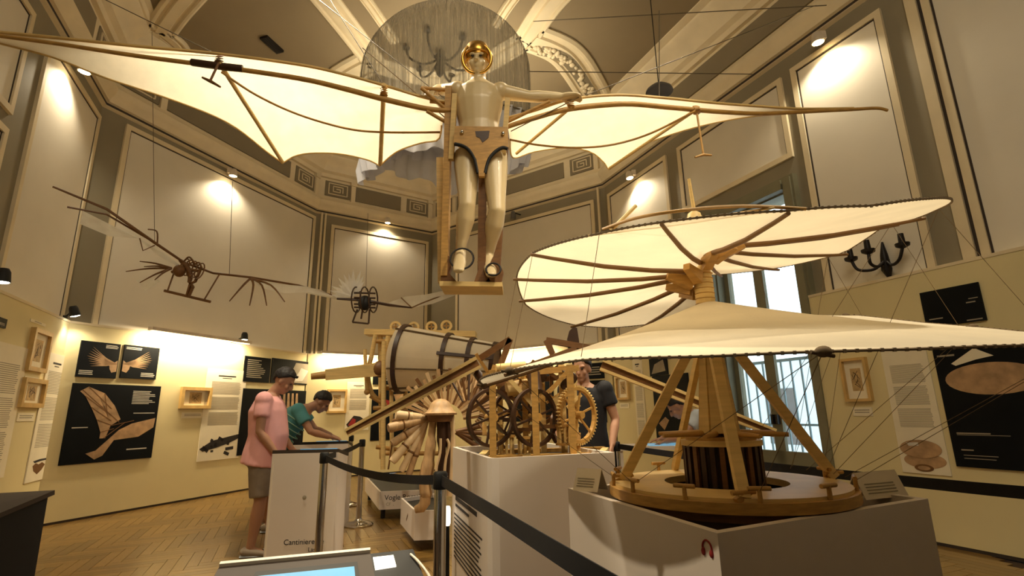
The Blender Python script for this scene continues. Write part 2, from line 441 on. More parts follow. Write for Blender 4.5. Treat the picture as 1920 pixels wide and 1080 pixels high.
# cornice, frieze and cove swept round the room with mitres
def mitre(i):
    a = WALL[i-1].n; b = WALL[i].n; return (a+b)/(1+a.dot(b))
def sweep(mb, i, prof, e0=0, e1=0):
    c0, c1 = CORN[i], CORN[(i+1) % 6]; m0, m1 = mitre(i), mitre((i+1) % 6)
    rows = [[c0+m0*o+Vector((0, 0, z)), c1+m1*o+Vector((0, 0, z))] for o, z in prof]
    return mb.grid(rows)
PC = [(0, 5.72), (.05, 5.74), (.05, 5.79), (.09, 5.80), (.09, 5.85), (.14, 5.91), (.17, 5.97), (.17, 6.02), (.12, 6.07), (.10, 6.12), (.0, 6.12)]
PF = [(.03, 6.1), (.05, 6.62)]
PT = [(.0, 6.6), (.12, 6.6), (.14, 6.68), (.22, 6.72), (.24, 6.8), (.34, 6.9), (.46, 6.96), (.48, 7.0), (.60, 7.02), (.60, 7.1)]
for i, nm in enumerate(NAMES):
    mb = MB(); sweep(mb, i, PC); t = struct(mb.build('trim_%d' % (i+1), M['cream_mould'], smooth=40))
    mb = MB(); sweep(mb, i, [(.054, 5.75), (.054, 5.785)]); mb.build('dark_fillet', M['dark_line'], t)
    mb = MB(); sweep(mb, i, PF); mb.build('frieze_band', M['cream_mould'], t)
    mb = MB(); sweep(mb, i, PT); mb.build('top_moulding', M['cream_mould'], t, smooth=40)
    W = WALL[i]
    if i == 5: continue
    # frieze panels: long plain ones between small Greek-key ones
    n = 1 if W.L < 5 else 2; seg = W.L/n if n else W.L
    for k_ in range(n):
        a0, a1 = seg*k_, seg*(k_+1)
        key = .62
        mb = MB(); W.box(mb, a0+key+.25, a1-.18 if k_ < n-1 else a1-.9, 6.18, 6.54, .03, .062); mb.build('frieze_panel', M['frieze'], t)
        spots = [a0+.12] + ([a1-.78] if k_ == n-1 else [])
        for q in spots:
            mb = MB(); W.box(mb, q+.04, q+key, 6.18, 6.54, .03, .062); kp = mb.build('key_panel', M['frieze'], t)
            mb = MB(); c = q+.04+(key-.04)/2; zc = 6.36
            for x0, x1, z0, z1 in ((-.22, .22, .12, .14), (-.22, -.2, -.14, .14), (.2, .22, -.14, .14), (-.22, .22, -.14, -.12), (-.12, .12, .06, .08), (-.12, -.10, -.07, .08), (.10, .12, -.07, .08), (-.12, .06, -.07, -.05), (-.04, .05, .0, .02), (.04, .06, -.07, .02)):
                W.box(mb, c+x0, c+x1, zc+z0, zc+z1, .06, .078)
            mb.build('greek_key', M['cream_mould'], kp)
        for q in (a0+key+.18, a1-.12):
            mb = MB(); W.box(mb, q-.05, q+.05, 6.12, 6.6, .03, .1); W.box(mb, q-.07, q+.07, 6.52, 6.6, .03, .13); mb.build('frieze_bracket', M['cream_mould'], t)

# ceiling with raised plaster ribs
mb = MB(); mb.prism([(c.x, c.y) for c in reversed(CORN)], .1, Matrix.Translation((0, 0, 7.04)))
ceil = struct(mb.build('ceiling', M['ceiling']))
ZK = 7.0
def cpoly(px): return [atz(x, y, ZK) for x, y in px]
def rib(pts, wd, layers=3, name='ceiling_rib'):
    pts = spline(pts, 8) if len(pts) > 2 else pts
    mb = MB()
    prof = [(-.5, .05), (-.5, 0), (-.42, -.03), (-.34, -.03), (-.30, .0), (-.2, .0), (-.16, -.035), (.16, -.035), (.2, .0), (.3, .0), (.34, -.03), (.42, -.03), (.5, 0), (.5, .05)]
    rows = []
    for i, p in enumerate(pts):
        t = (pts[min(i+1, len(pts)-1)]-pts[max(i-1, 0)]).normalized(); x = Vector((t.y, -t.x, 0))
        rows.append([p+x*wd*a+Vector((0, 0, b+.01)) for a, b in prof])
    mb.grid(rows); return mb.build(name, M['cream_mould'], ceil)
def ribp(px, wd): return rib(cpoly(px), wd)
for px, wd in (([(560, -60), (640, 40), (700, 118)], .42), ([(640, -60), (700, 20), (740, 80)], .16),
               ([(1120, -70), (1040, 0), (985, 78)], .42), ([(1010, -60), (955, 10), (930, 50)], .16),
               ([(1000, 75), (1062, 105), (1105, 165), (1130, 215)], .62),
               ([(690, 120), (640, 150), (610, 190)], .55),
               ([(400, -60), (330, 20), (300, 62)], .4), ([(300, 60), (335, 90), (342, 130)], .30),
               ([(225, -20), (260, 50), (300, 70)], .5), ([(240, 60), (270, 100), (280, 150)], .36),
               ([(985, 78), (840, 150), (690, 120)], .42)):
    ribp(px, wd)
# ornament along the curved rib and at the corner nodes
def ornament(px, wd, n, sz):
    pts = spline(cpoly(px), 12); mb = MB()
    for i in range(n):
        q = pts[int((i+.5)/n*(len(pts)-1))]
        for k_ in range(3):
            dx, dy = random.uniform(-wd, wd), random.uniform(-wd, wd)
            mb.ell((q.x+dx, q.y+dy, ZK-.035), (sz*random.uniform(.6, 1.2), sz*random.uniform(.5, .9), .03), rotz(random.random()*3), 8, 4)
    stuff(mb.build('plaster_ornament', M['cream_mould'], ceil, smooth=60))
    mb = MB(); rows = []
    for i, p in enumerate(pts):
        t = (pts[min(i+1, len(pts)-1)]-pts[max(i-1, 0)]).normalized(); x = Vector((t.y, -t.x, 0))
        rows.append([p+x*wd*1.5+Vector((0, 0, -.027)), p-x*wd*1.5+Vector((0, 0, -.027))])
    mb.grid(rows); mb.build('ornament_ground', M['frieze'], ceil)
ornament([(1012, 92), (1062, 110), (1105, 168), (1126, 205)], .075, 22, .055)
ornament([(250, 66), (275, 95), (285, 130)], .12, 14, .07)
ornament([(200, 0), (235, 40), (262, 66)], .10, 14, .07)
# dark air vent in the ceiling
vq = atz(510, 84, 7.02); va = math.atan2(*(lambda d: (d.y, d.x))(atz(527, 100, 7.02)-atz(494, 70, 7.02)))
v = thing('ceiling_vent', (vq.x, vq.y, 7.0), 'small dark rectangular air vent in the ceiling field above the left wing', 'vent')
L_ = (atz(527, 98, 7.02)-atz(494, 70, 7.02)).length
mb = MB(); mb.box(vq, (L_, .14, .04), rotz(va)); vf = mb.build('vent_frame', M['iron'], v)
for k_ in range(3):
    mb = MB(); mb.box(vq+rotz(va) @ Vector((0, (k_-1)*.04, -.022)), (L_*.9, .012, .012), rotz(va)); mb.build('slat', M['black'], v)

# display boards round the lower wall
def display(nm, W, a0, a1, o=.10, z1=ZD):
    mb = MB(); W.box(mb, a0, a1, .03, z1, .02, o); b = struct(mb.build('wall_display_'+nm, M['display']))
    mb = MB(); W.box(mb, a0, a1, 0, .03, .02, o-.006); struct(mb.build('baseboard_'+nm, M['dark_line']))
    mb = MB(); W.box(mb, a0, a1, z1, z1+.03, .0, o+.006); mb.build('board_cap', M['cream_mould'], b)
    return b
DO = .10
disp_L = display('southwest', WL, WL.L-7, WL.L-.02)
disp_A = display('west', WA, .03, WA.L-.04)
disp_B = display('northwest', WB, .05, WB.L-.05)
disp_C = display('northeast', WC, .05, WC.L-.05)
disp_R1 = display('east_far', WR, .05, D0-.02)
disp_R2 = display('east_near', WR, D1+.10, WR.L-.1)
# ================================================================ DOOR / WINDOW ON THE EAST WALL
def wbox(mb, *a): return WR.box(mb, *a)
dw = struct(bpy.data.objects.new('door_1', None)); COL.objects.link(dw); dc = WR.P((D0+D1)/2, 0, 0); dw.location = dc; WP['door_1'] = dc
mb = MB()
for a0, a1, z0, z1 in ((D0-.16, D0, 0, DZ+.16), (D1, D1+.16, 0, DZ+.16), (D0, D1, DZ, DZ+.16)):
    wbox(mb, a0, a1, z0, z1, 0, .09); wbox(mb, a0+.03, a1-.03 if a1-a0 < .3 else a1, z0, z1-.03, .09, .12)
mb.build('door_surround', M['window_frame'], dw)
mb = MB()
for a0, a1, z0, z1 in ((D0, D0+.02, 0, DZ), (D1-.02, D1, 0, DZ), (D0, D1, DZ-.02, DZ)): wbox(mb, a0, a1, z0, z1, -.3, 0)
mb.build('door_reveal', M['window_frame'], dw)
mid = (D0+D1)/2-.05
def leaf(a0, a1, o):
    mb = MB(); f = .075
    for q in ((a0, a0+f, .05, DZ-.4), (a1-f, a1, .05, DZ-.4), (a0, a1, .05, .72), (a0, a1, DZ-.5, DZ-.4), ): wbox(mb, *q, o-.05, o)
    l = mb.build('door_leaf', M['window_frame'], dw)
    for z0, z1 in ((.72, DZ-.5),):
        mb = MB(); wbox(mb, a0+f, a1-f, z0, z1, o-.03, o-.022); mb.build('pane', M['pane'], l)
    mb = MB(); wbox(mb, a0+.02 if a0 > mid-.1 else a1-.05, a0+.05 if a0 > mid-.1 else a1-.02, 1.05, 1.17, o, o+.05); mb.build('door_handle', M['iron'], l)
leaf(D0+.03, mid, -.12); leaf(mid, D1-.03, -.12)
mb = MB()
for q in ((D0+.03, D1-.03, DZ-.4, DZ-.32), (D0+.03, D0+.11, DZ-.32, DZ), (D1-.11, D1-.03, DZ-.32, DZ), (mid-.04, mid+.04, DZ-.32, DZ)): wbox(mb, *q, -.17, -.12)
tf = mb.build('transom', M['window_frame'], dw)
mb = MB(); wbox(mb, D0+.05, D1-.05, DZ-.32, DZ, -.15, -.142); mb.build('pane', M['pane'], tf)
# balcony railing and the building across the street
b = thing('balcony_railing', WR.P(mid, 0, -.9), 'pale wrought iron balcony railing seen through the bright glass door', 'railing')
for a in np.arange(D0-.5, D1+.8, .16):
    mb = MB(); WR.box(mb, a, a+.02, 0, 1.9, -.92, -.90); mb.build('baluster', M['balcony'], b)
mb = MB(); WR.box(mb, D0-.6, D1+.9, 1.9, 1.94, -.94, -.88); WR.box(mb, D0-.6, D1+.9, .08, .11, -.93, -.89); WR.box(mb, D0-.6, D1+.9, 1.0, 1.03, -.93, -.89); WR.box(mb, D0-.6, D1+.9, -.3, 0, -1.0, -.3); mb.build('rail', M['balcony'], b)
b = thing('building', WR.P(mid, -4, -12), 'pale building across the street seen through the glass door', 'building')
mb = MB(); WR.box(mb, -14, 12, -4, 3.2, -14, -13); mb.build('wall', M['facade'], b)
for k in range(6):
    mb = MB(); WR.box(mb, -12+4*k, -10.6+4*k, -.2, 2.0, -13, -12.96); mb.build('window', M['kioskgrey'], b)

# ================================================================ POSTERS, FRAMES, TEXT PANELS
def quad(W, tl, br, o=DO):
    s0, z1 = W.px(*tl, o); s1, z0 = W.px(*br, o); return s0, s1, z0, z1
def board(name, W, q, m, label, cat, th=.02, o=DO, group=None):
    group = group or {'poster': 'posters on the display boards', 'text_panel': 'text panels on the display boards'}.get(name)
    s0, s1, z0, z1 = q
    t = thing(name, W.P((s0+s1)/2, z0, o), label, cat, group)
    mb = MB(); W.box(mb, s0, s1, z0, z1, o, o+th); mb.build('panel', m, t)
    return t
def on(W, q, o, u, v):      # point on a board, u,v in 0..1 from bottom left
    s0, s1, z0, z1 = q; return W.P(s0+(s1-s0)*u, z0+(z1-z0)*v, o)
def shape(W, q, o, pts, m, par, name, h=.0015):
    mb = MB(); P = [on(W, q, o, u, v) for u, v in pts]; n = len(P)
    mb.add(P+[p+W.n*h for p in P], [tuple(range(n, 2*n))]+[(i, (i+1) % n, n+(i+1) % n, n+i) for i in range(n)])
    return mb.build(name, m, par)
def bars(W, q, o, rects, m, par, name):
    mb = MB(); s0, s1, z0, z1 = q
    for u0, u1, v0, v1 in rects: W.box(mb, s0+(s1-s0)*u0, s0+(s1-s0)*u1, z0+(z1-z0)*v0, z0+(z1-z0)*v1, o, o+.0012)
    return stuff(mb.build(name, m, par))
def lines(u0, u1, v0, v1, n, fill=.45, rag=.12):
    out = []
    for i in range(n):
        v = v1-(v1-v0)*(i+.5)/n; h = (v1-v0)/n*fill
        out.append((u0, u1-random.random()*rag*(u1-u0), v-h/2, v+h/2))
    return out
def framed(W, tl, br, label, o=DO, group=None, lab=True):
    q = quad(W, tl, br, o); s0, s1, z0, z1 = q
    t = thing('picture_frame', W.P((s0+s1)/2, z0, o), label, 'picture', 'framed drawings on the display boards')
    b = min(.05, (s1-s0)*.1)
    mb = MB()
    for a in ((s0, s0+b, z0, z1), (s1-b, s1, z0, z1), (s0+b, s1-b, z0, z0+b), (s0+b, s1-b, z1-b, z1)): W.box(mb, *a, o, o+.05)
    mb.build('frame', M['frame'], t)
    mb = MB(); W.box(mb, s0+b, s1-b, z0+b, z1-b, o, o+.012); mb.build('mount', M['paper'], t)
    qq = (s0+(s1-s0)*.3, s1-(s1-s0)*.3, z0+(z1-z0)*.24, z1-(z1-z0)*.24)
    mb = MB(); W.box(mb, *qq, o+.012, o+.014); sk = mb.build('drawing', M['sketch'], t)
    mb = MB()
    for k in range(9):
        a = on(W, qq, o+.0148, random.uniform(.1, .9), random.uniform(.1, .9)); b_ = on(W, qq, o+.0148, random.uniform(.1, .9), random.uniform(.1, .9))
        mb.beam(a, b_, .004, .001, W.n)
    stuff(mb.build('sketch_strokes', M['ink_dark'], sk))
    if lab:
        l0, l1 = (s0+s1)/2-(s1-s0)*.36, (s0+s1)/2+(s1-s0)*.36
        mb = MB(); W.box(mb, l0, l1, z0-.15, z0-.06, o, o+.008); lb = mb.build('caption_plate', M['paper'], t)
        bars(W, (l0, l1, z0-.15, z0-.06), o+.008, lines(.1, .9, .3, .8, 2), M['ink'], lb, 'caption_lines')
    return t
def textpanel(W, tl, br, label, o=DO, blocks=3, v0=.3, drawing=None, title=True):
    q = quad(W, tl, br, o); t = board('text_panel', W, q, M['paper'], label, 'sign', .012, o)
    oo = o+.012
    if title: bars(W, q, oo, [(.28, .72, .915, .93), (.38, .62, .895, .902)], M['ink_dark'], t, 'heading_lines')
    H = (.87-v0)/blocks; ls = []
    for k in range(blocks): ls += lines(.14, .88, v0+H*k+.015, v0+H*(k+1)-.01, 15, .42, .06)
    bars(W, q, oo, ls, M['ink'], t, 'text_lines')
    if drawing: drawing(W, q, oo, t)
    return t
# --- southwest wall, far left
textpanel(WL, (-40, 630), (4, 895), 'large pale text board cut by the left edge of the photo', blocks=3, v0=.1, title=False)
framed(WL, (59, 613), (78, 700), 'narrow gilt picture frame with shiny glass, upper of two on the left wall')
framed(WL, (40, 707), (72, 765), 'small pale wood picture frame, lower of two on the left wall')
def heart(W, q, o, t):
    shape(W, q, o, [(.2, .155), (.5, .165), (.85, .165), (.86, .152), (.55, .148), (.3, .14)], M['ink_dark'], t, 'printed_wing')
    shape(W, q, o, [(.22, .12), (.35, .138), (.5, .125), (.65, .138), (.82, .118), (.7, .08), (.5, .05), (.3, .08)], M['brownwood'], t, 'printed_heart')
textpanel(WL, (91, 660), (83, 897), 'tall narrow text panel with a printed heart-shaped wing at its foot', blocks=3, v0=.24, drawing=heart)
q = quad(WL, (-22, 588), (6, 616)); t = board('poster', WL, q, M['poster'], 'black poster cut by the left edge, above the large pale text board', 'poster')
bars(WL, q, DO+.02, lines(.5, .9, .2, .5, 3), M['ink_white'], t, 'text_lines')
mb = MB(); q = quad(WL, (57, 597), (84, 613)); t = board('wall_label', WL, q, M['paper'], 'small white label above the narrow gilt frame', 'label', .006)
bars(WL, q, DO+.006, lines(.25, .75, .4, .8, 2), M['ink'], t, 'text_lines')
# --- west wall
def feathers(W, q, o, t, flip):
    f = (lambda u: 1-u) if flip else (lambda u: u)
    for k in range(9):
        a = -.35+k*.13; c, s = math.cos(a), math.sin(a)
        P = [(.98, .42), (.75-.1*abs(a), .45+.3*s*.6), (.18+.12*abs(k-4)/4, .5+.55*s), (.7, .40+.3*s*.6)]
        shape(W, q, o, [(f(u), min(.95, max(.05, v))) for u, v in P], M['print_tan'], t, 'printed_feather')
    shape(W, q, o, [(f(u), v) for u, v in ((.78, .36), (.98, .52), (.98, .2), (.86, .16), (.8, .26))], M['print_tan'], t, 'printed_body')
q = quad(WA, (152, 638), (215, 710)); t = board('poster', WA, q, M['poster'], 'small black poster of a feathered wing, left of the pair above the bat-wing poster', 'poster'); feathers(WA, q, DO+.02, t, False)
bars(WA, q, DO+.02, lines(.62, .95, .84, .95, 3)+lines(.05, .4, .06, .2, 3), M['ink_white'], t, 'text_lines')
q = quad(WA, (233, 646), (290, 712)); t = board('poster', WA, q, M['poster'], 'small black poster of a feathered wing, right of the pair above the bat-wing poster', 'poster'); feathers(WA, q, DO+.02, t, True)
bars(WA, q, DO+.02, lines(.05, .5, .86, .95, 2)+lines(.55, .95, .06, .2, 3), M['ink_white'], t, 'text_lines')
q = quad(WA, (136, 718), (282, 858)); t = board('poster', WA, q, M['poster'], 'large black poster showing a pale bat-like wing on the left wall', 'poster'); o = DO+.02
for pts in ([(.08, .90), (.16, .96), (.34, .88), (.30, .80), (.14, .84)], [(.14, .84), (.30, .80), (.36, .72), (.22, .70)], [(.34, .88), (.47, .72), (.38, .64), (.30, .80)],
            [(.22, .70), (.36, .72), (.42, .58), (.30, .54)], [(.47, .72), (.56, .54), (.46, .46), (.38, .64)], [(.30, .54), (.42, .58), (.46, .46), (.36, .38)], [(.36, .38), (.46, .46), (.42, .30), (.36, .30)]):
    shape(WA, q, o, pts, M['print_tan'], t, 'printed_web')
for pts in ([(.24, .12), (.34, .15), (.56, .40), (.70, .48), (.98, .55), (.97, .42), (.80, .30), (.62, .28), (.52, .27), (.42, .08), (.34, .04)],):
    shape(WA, q, o, pts, M['print_tan'], t, 'printed_tail')
for i, (a, b_) in enumerate((((.16, .96), (.44, .68)), ((.34, .88), (.40, .62)), ((.14, .84), (.44, .60)), ((.22, .70), (.46, .52)), ((.30, .54), (.48, .46)), ((.36, .38), (.50, .42)), ((.1, .92), (.55, .5)), ((.46, .46), (.72, .52)), ((.4, .3), (.62, .5)))):
    mb = MB(); mb.beam(on(WA, q, o+.002, *a), on(WA, q, o+.002, *b_), .009, .001, WA.n); mb.build('printed_spar', M['brownwood'], t)
bars(WA, q, o, lines(.66, .95, .74, .93, 9, .4, .3)+[(.70, .96, .615, .625), (.06, .22, .44, .452), (.68, .92, .13, .145)], M['ink_white'], t, 'text_lines')
framed(WA, (339, 725), (391, 766), 'small pale wood frame with a sketch, alone on the bright left wall')
def mech(W, q, o, t):
    for k in range(9):
        mb = MB(); u, v = random.uniform(.2, .75), random.uniform(.07, .22)
        mb.beam(on(W, q, o+.001, u, v), on(W, q, o+.001, u+random.uniform(-.2, .2), v+random.uniform(-.06, .06)), .05, .001, W.n); mb.build('printed_machine', M['ink_dark'], t)
    shape(W, q, o, [(.02, .13), (.3, .21), (.75, .25), (.98, .27), (.95, .22), (.7, .17), (.4, .13), (.1, .10)], M['ink_dark'], t, 'printed_machine')
textpanel(WA, (389, 690), (446, 858), 'pale text panel with a dark printed machine, behind the man in pink', blocks=3, v0=.36, drawing=mech)
q = quad(WA, (459, 667), (503, 718)); t = board('poster', WA, q, M['poster'], 'small black poster with rows of text behind the head of the man in pink', 'poster')
bars(WA, q, DO+.02, lines(.1, .8, .15, .9, 10, .4, .4), M['ink'], t, 'text_lines')
q = quad(WA, (510, 671), (578, 722)); t = board('poster', WA, q, M['poster'], 'black poster with a pale photo behind the head of the man in pink', 'poster')
shape(WA, q, DO+.02, [(.45, .05), (.98, .05), (.98, .9), (.6, .9), (.5, .5)], M['ink'], t, 'printed_picture')
shape(WA, q, DO+.022, [(.55, .1), (.8, .15), (.95, .6), (.75, .7)], M['ink_white'], t, 'printed_picture')
q = quad(WA, (455, 728), (566, 842)); t = board('poster', WA, q, M['poster'], 'large black poster between the man in pink and the man in green', 'poster')
for k in range(4): shape(WA, q, DO+.02, [(.6+.07*k, .95), (.63+.07*k, .95), (.65+.07*k, .7), (.6+.07*k, .7)], M['print_tan'], t, 'printed_picture')
# --- northwest wall
framed(WB, (614, 730), (648, 774), 'pale wood frame with a sketch behind the man in green', lab=False)
def redmech(W, q, o, t):
    shape(W, q, o, [(.05, .12), (.35, .30), (.62, .28), (.8, .22), (.95, .1), (.6, .14), (.4, .04), (.15, .05)], M['ink_dark'], t, 'printed_machine')
    shape(W, q, o+.002, [(.12, .10), (.3, .25), (.45, .22), (.4, .1)], M['print_red'], t, 'printed_machine')
textpanel(WB, (651, 716), (690, 806), 'pale text panel with a red and black printed machine on the back wall', blocks=2, v0=.4, drawing=redmech)
q = quad(WB, (700, 690), (790, 722)); t = board('poster', WB, q, M['poster'], 'dark poster behind the canvas drum, upper one', 'poster')
bars(WB, q, DO+.02, lines(.1, .9, .2, .8, 4), M['ink'], t, 'text_lines')
q = quad(WB, (698, 730), (792, 822)); t = board('poster', WB, q, M['poster'], 'dark poster behind the canvas drum, lower one', 'poster')
shape(WB, q, DO+.02, [(.1, .6), (.25, .8), (.4, .75), (.35, .55), (.2, .45)], M['print_red'], t, 'printed_picture')
shape(WB, q, DO+.02, [(.4, .9), (.95, .95), (.9, .7), (.5, .6)], M['print_tan'], t, 'printed_picture')
# --- northeast wall
q = quad(WC, (962, 690), (1040, 790)); t = board('poster', WC, q, M['poster'], 'black poster seen through the gear machine', 'poster')
shape(WC, q, DO+.02, [(.2, .3), (.5, .8), (.8, .7), (.6, .25)], M['print_tan'], t, 'printed_picture')
q = quad(WC, (1084, 715), (1139, 792)); t = board('poster', WC, q, M['poster'], 'black poster with a pale figure beside the dark-clothed visitor', 'poster')
shape(WC, q, DO+.02, [(.3, .85), (.55, .6), (.75, .75), (.7, .3), (.45, .1), (.5, .45)], M['print_tan'], t, 'printed_picture')
q = quad(WC, (1086, 683), (1134, 709)); t = board('poster', WC, q, M['poster'], 'small black poster just above the one with a pale figure', 'poster')
bars(WC, q, DO+.02, lines(.1, .9, .2, .8, 4), M['ink'], t, 'text_lines')
# --- east wall, far part
framed(WR, (1156, 706), (1183, 749), 'small pale frame on the far right wall, left of the tall text panel')
textpanel(WR, (1186, 672), (1216, 840), 'tall text panel on the right wall left of the dark posters', blocks=4, v0=.12)
q = quad(WR, (1218, 671), (1254, 702)); t = board('poster', WR, q, M['poster'], 'small dark poster left of the glass door, upper one', 'poster')
shape(WR, q, DO+.02, [(.1, .1), (.9, .2), (.8, .8), (.3, .6)], M['ink'], t, 'printed_picture')
q = quad(WR, (1224, 706), (1303, 828)); t = board('poster', WR, q, M['poster'], 'large dark poster with tan shapes behind the visitor in pale blue', 'poster')
for pts in ([(.08, .55), (.25, .72), (.42, .62), (.3, .55), (.2, .42)], [(.1, .25), (.3, .35), (.4, .3), (.25, .15)]): shape(WR, q, DO+.02, pts, M['print_tan'], t, 'printed_wood')
# --- east wall, near part
framed(WR, (1577, 674), (1640, 752), 'tall gilt picture frame right of the glass door')
def screwprint(W, q, o, t):
    def el(cu, cv, a, b_, m, k, nm):
        shape(W, q, o+k*.0016, [(cu+a*math.cos(x*PI/14), cv+b_*math.sin(x*PI/14)) for x in range(28)], m, t, nm)
    el(.52, .10, .44, .06, M['print_tan'], 0, 'printed_screw'); el(.48, .045, .20, .028, M['brownwood'], 1, 'printed_screw')
    el(.48, .045, .13, .016, M['print_tan'], 2, 'printed_screw'); el(.48, .19, .44, .07, M['print_tan'], 3, 'printed_screw')
    shape(W, q, o+.007, [(.2, .235), (.46, .24), (.46, .215), (.25, .21)], M['ink_white'], t, 'printed_screw')
textpanel(WR, (1652, 656), (1786, 893), 'wide pale text panel with a printed aerial screw at its foot, on the right wall', blocks=3, v0=.34, drawing=screwprint, title=False)
q = quad(WR, (1726, 550), (1852, 600)); t = board('poster', WR, q, M['poster'], 'black poster high on the right wall, above the right tip of the lower sail', 'poster')
bars(WR, q, DO+.02, [(.08, .32, .2, .23), (.7, .95, .04, .07), (.75, .9, .5, .53), (.8, .95, .6, .62)], M['ink'], t, 'text_lines')
q = quad(WR, (1750, 655), (2010, 890)); t = board('poster', WR, q, M['poster'], 'very large black poster of an aerial screw at the right edge', 'poster'); o = DO+.02
q = quad(WR, (1750, 655), (1920, 885)); 
shape(WR, q, o, [(.12+.75*(1+math.cos(x*PI/16)), .72+.13*math.sin(x*PI/16)) for x in range(32)], M['print_tan'], t, 'printed_sail')
shape(WR, q, o+.002, [(.28, .86), (.70, .975), (.98, .90), (.7, .88), (.35, .84)], M['paper'], t, 'printed_sail')
bars(WR, q, o, [(.06, .36, .925, .94), (.12, .66, .275, .285), (.12, .95, .265, .269), (.14, .34, .14, .15), (.16, .7, .10, .105), (.16, .66, .075, .08)], M['ink'], t, 'text_lines')

# ================================================================ LIGHT FIXTURES
def spot(pos, target, label, power=150, ang=95, name='wall_spotlight', bm=None, body='lampwhite', r=.055, wall=None, color=WARM):
    pos = Vector(pos); target = Vector(target); d = (target-pos).normalized()
    t = thing(name, pos, label, 'spotlight', 'cornice spotlights' if name == 'wall_spotlight' else 'clip spotlights on the display boards')
    mb = MB(); mb.loft([pos-d*.13, pos-d*.10, pos-d*.01, pos], [r*.6, r*.85, r, r], 14); mb.build('lamp_head', M[body], t, smooth=40)
    mb = MB(); mb.lathe([(1e-4, .012), (r*.7, .006), (r*.86, 0)], pos+d*.002, 14, d.to_track_quat('Z', 'Y').to_matrix()); mb.build('lamp_lens', bm or M['bulb'], t, smooth=60)
    if wall is not None:
        mb = MB(); a = pos-d*.07; mb.tube(a, Vector(wall), .014); mb.ell(a, (.03, .03, .03)); mb.box(wall, (.07, .07, .1)); mb.build('bracket', M[body], t)
    l = lamp('lamp_light', 'SPOT', pos+d*.03, target, power, .03, ang, .6, color); l.parent = t; l.location = pos+d*.03-Vector(pos)
    return t
def wspot(W, x, y, label, power, lean=.0, o=.19, ang=140):
    a, z = W.px(x, y, o); p = W.P(a, z, o)
    return spot(p, W.P(a+lean, z-2.6, .02), label, power, ang, wall=W.P(a, min(z+.12, 5.9), .1), r=.07)
wspot(WL, 158, 135, 'round white cornice spotlight left, just under the left wing', 62, .1)
wspot(WA, 437, 330, 'white cornice spotlight over the hanging skeleton flyer', 60, .1)
wspot(WB, 727, 418, 'white cornice spotlight left of the mannequin legs', 58)
wspot(WR, 1181, 334, 'white cornice spotlight in the right back corner above the sail', 60, .35)
wspot(WR, 1534, 80, 'large white cornice spotlight at the upper right', 66)
# unlit grey spot near the mannequin's feet
p = WC.P(*WC.px(962, 403, .3), .3)
t = thing('wall_spotlight', p, 'unlit grey spotlight on the cornice right of the mannequin legs', 'spotlight', 'cornice spotlights')
mb = MB(); mb.loft([p-Vector((0, 0, -.08)), p, p-Vector((0, 0, .1))], [.04, .06, .065], 12); mb.build('lamp_head', M['kioskgrey'], t, smooth=40)
mb = MB(); mb.tube(p+Vector((0, 0, .06)), p-WC.n*.3+Vector((0, 0, .1)), .015); mb.build('bracket', M['iron'], t)
# black picture spots on the display boards
def dspot(W, x, y, label, power, lean=0):
    a, z = W.px(x, y, .30); p = W.P(a, z, .30)
    return spot(p, W.P(a+lean, .9, .35), label, power, 120, 'display_spotlight', M['bulbcool'], 'black', .06, W.P(a, ZD+.04, .05), (1, .84, .6))
dspot(WA, 141, 592, 'black clip spotlight in the left corner above the small poster pair', 26, .6)
dspot(WA, 458, 637, 'small black clip spotlight above the text panel on the left wall', 26)
dspot(WL, 4, 529, 'black clip spotlight at the left edge of the photo', 24)
def strip(W, a0, a1, label, power, o=.34):
    z = ZD+.02
    t = thing('light_trough', W.P((a0+a1)/2, z, o), label, 'light', 'light troughs on the display boards')
    mb = MB(); W.box(mb, a0, a1, z, z+.05, o-.05, o+.05); mb.build('trough', M['lampwhite'], t)
    mb = MB(); W.box(mb, a0+.03, a1-.03, z-.008, z, o-.035, o+.03); mb.build('tube_lens', mat('strip_lens', (255, 236, 190), emit=(255, 226, 170), estr=4), t)
    for k in (.1, .9):
        mb = MB(); mb.beam(W.P(a0+(a1-a0)*k, z+.06, .05), W.P(a0+(a1-a0)*k, z+.04, o), .025, .015); mb.build('bracket', M['lampwhite'], t)
    d = bpy.data.lights.new('trough_light', 'AREA'); d.shape = 'RECTANGLE'; d.size = a1-a0; d.size_y = .06; d.energy = power; d.color = (1, .80, .5)
    ob = bpy.data.objects.new('trough_light', d); COL.objects.link(ob); ob.parent = t
    z_ = (W.n*.35+Vector((0, 0, 1))).normalized(); x_ = W.u; y_ = z_.cross(x_)
    ob.matrix_local = Matrix(((x_.x, y_.x, z_.x, 0), (x_.y, y_.y, z_.y, 0), (x_.z, y_.z, z_.z, -.02), (0, 0, 0, 1)))
a0, _ = WA.px(262, 632, DO); a1, _ = WA.px(452, 650, DO)
strip(WA, a0, a1, 'long light trough along the top of the left display board', 60, .30)
strip(WB, .25, 1.6, 'light trough on the back display board behind the paddle', 34)
strip(WC, WC.L-3.6, WC.L-1.2, 'light trough on the back display board above the gear machine', 40)
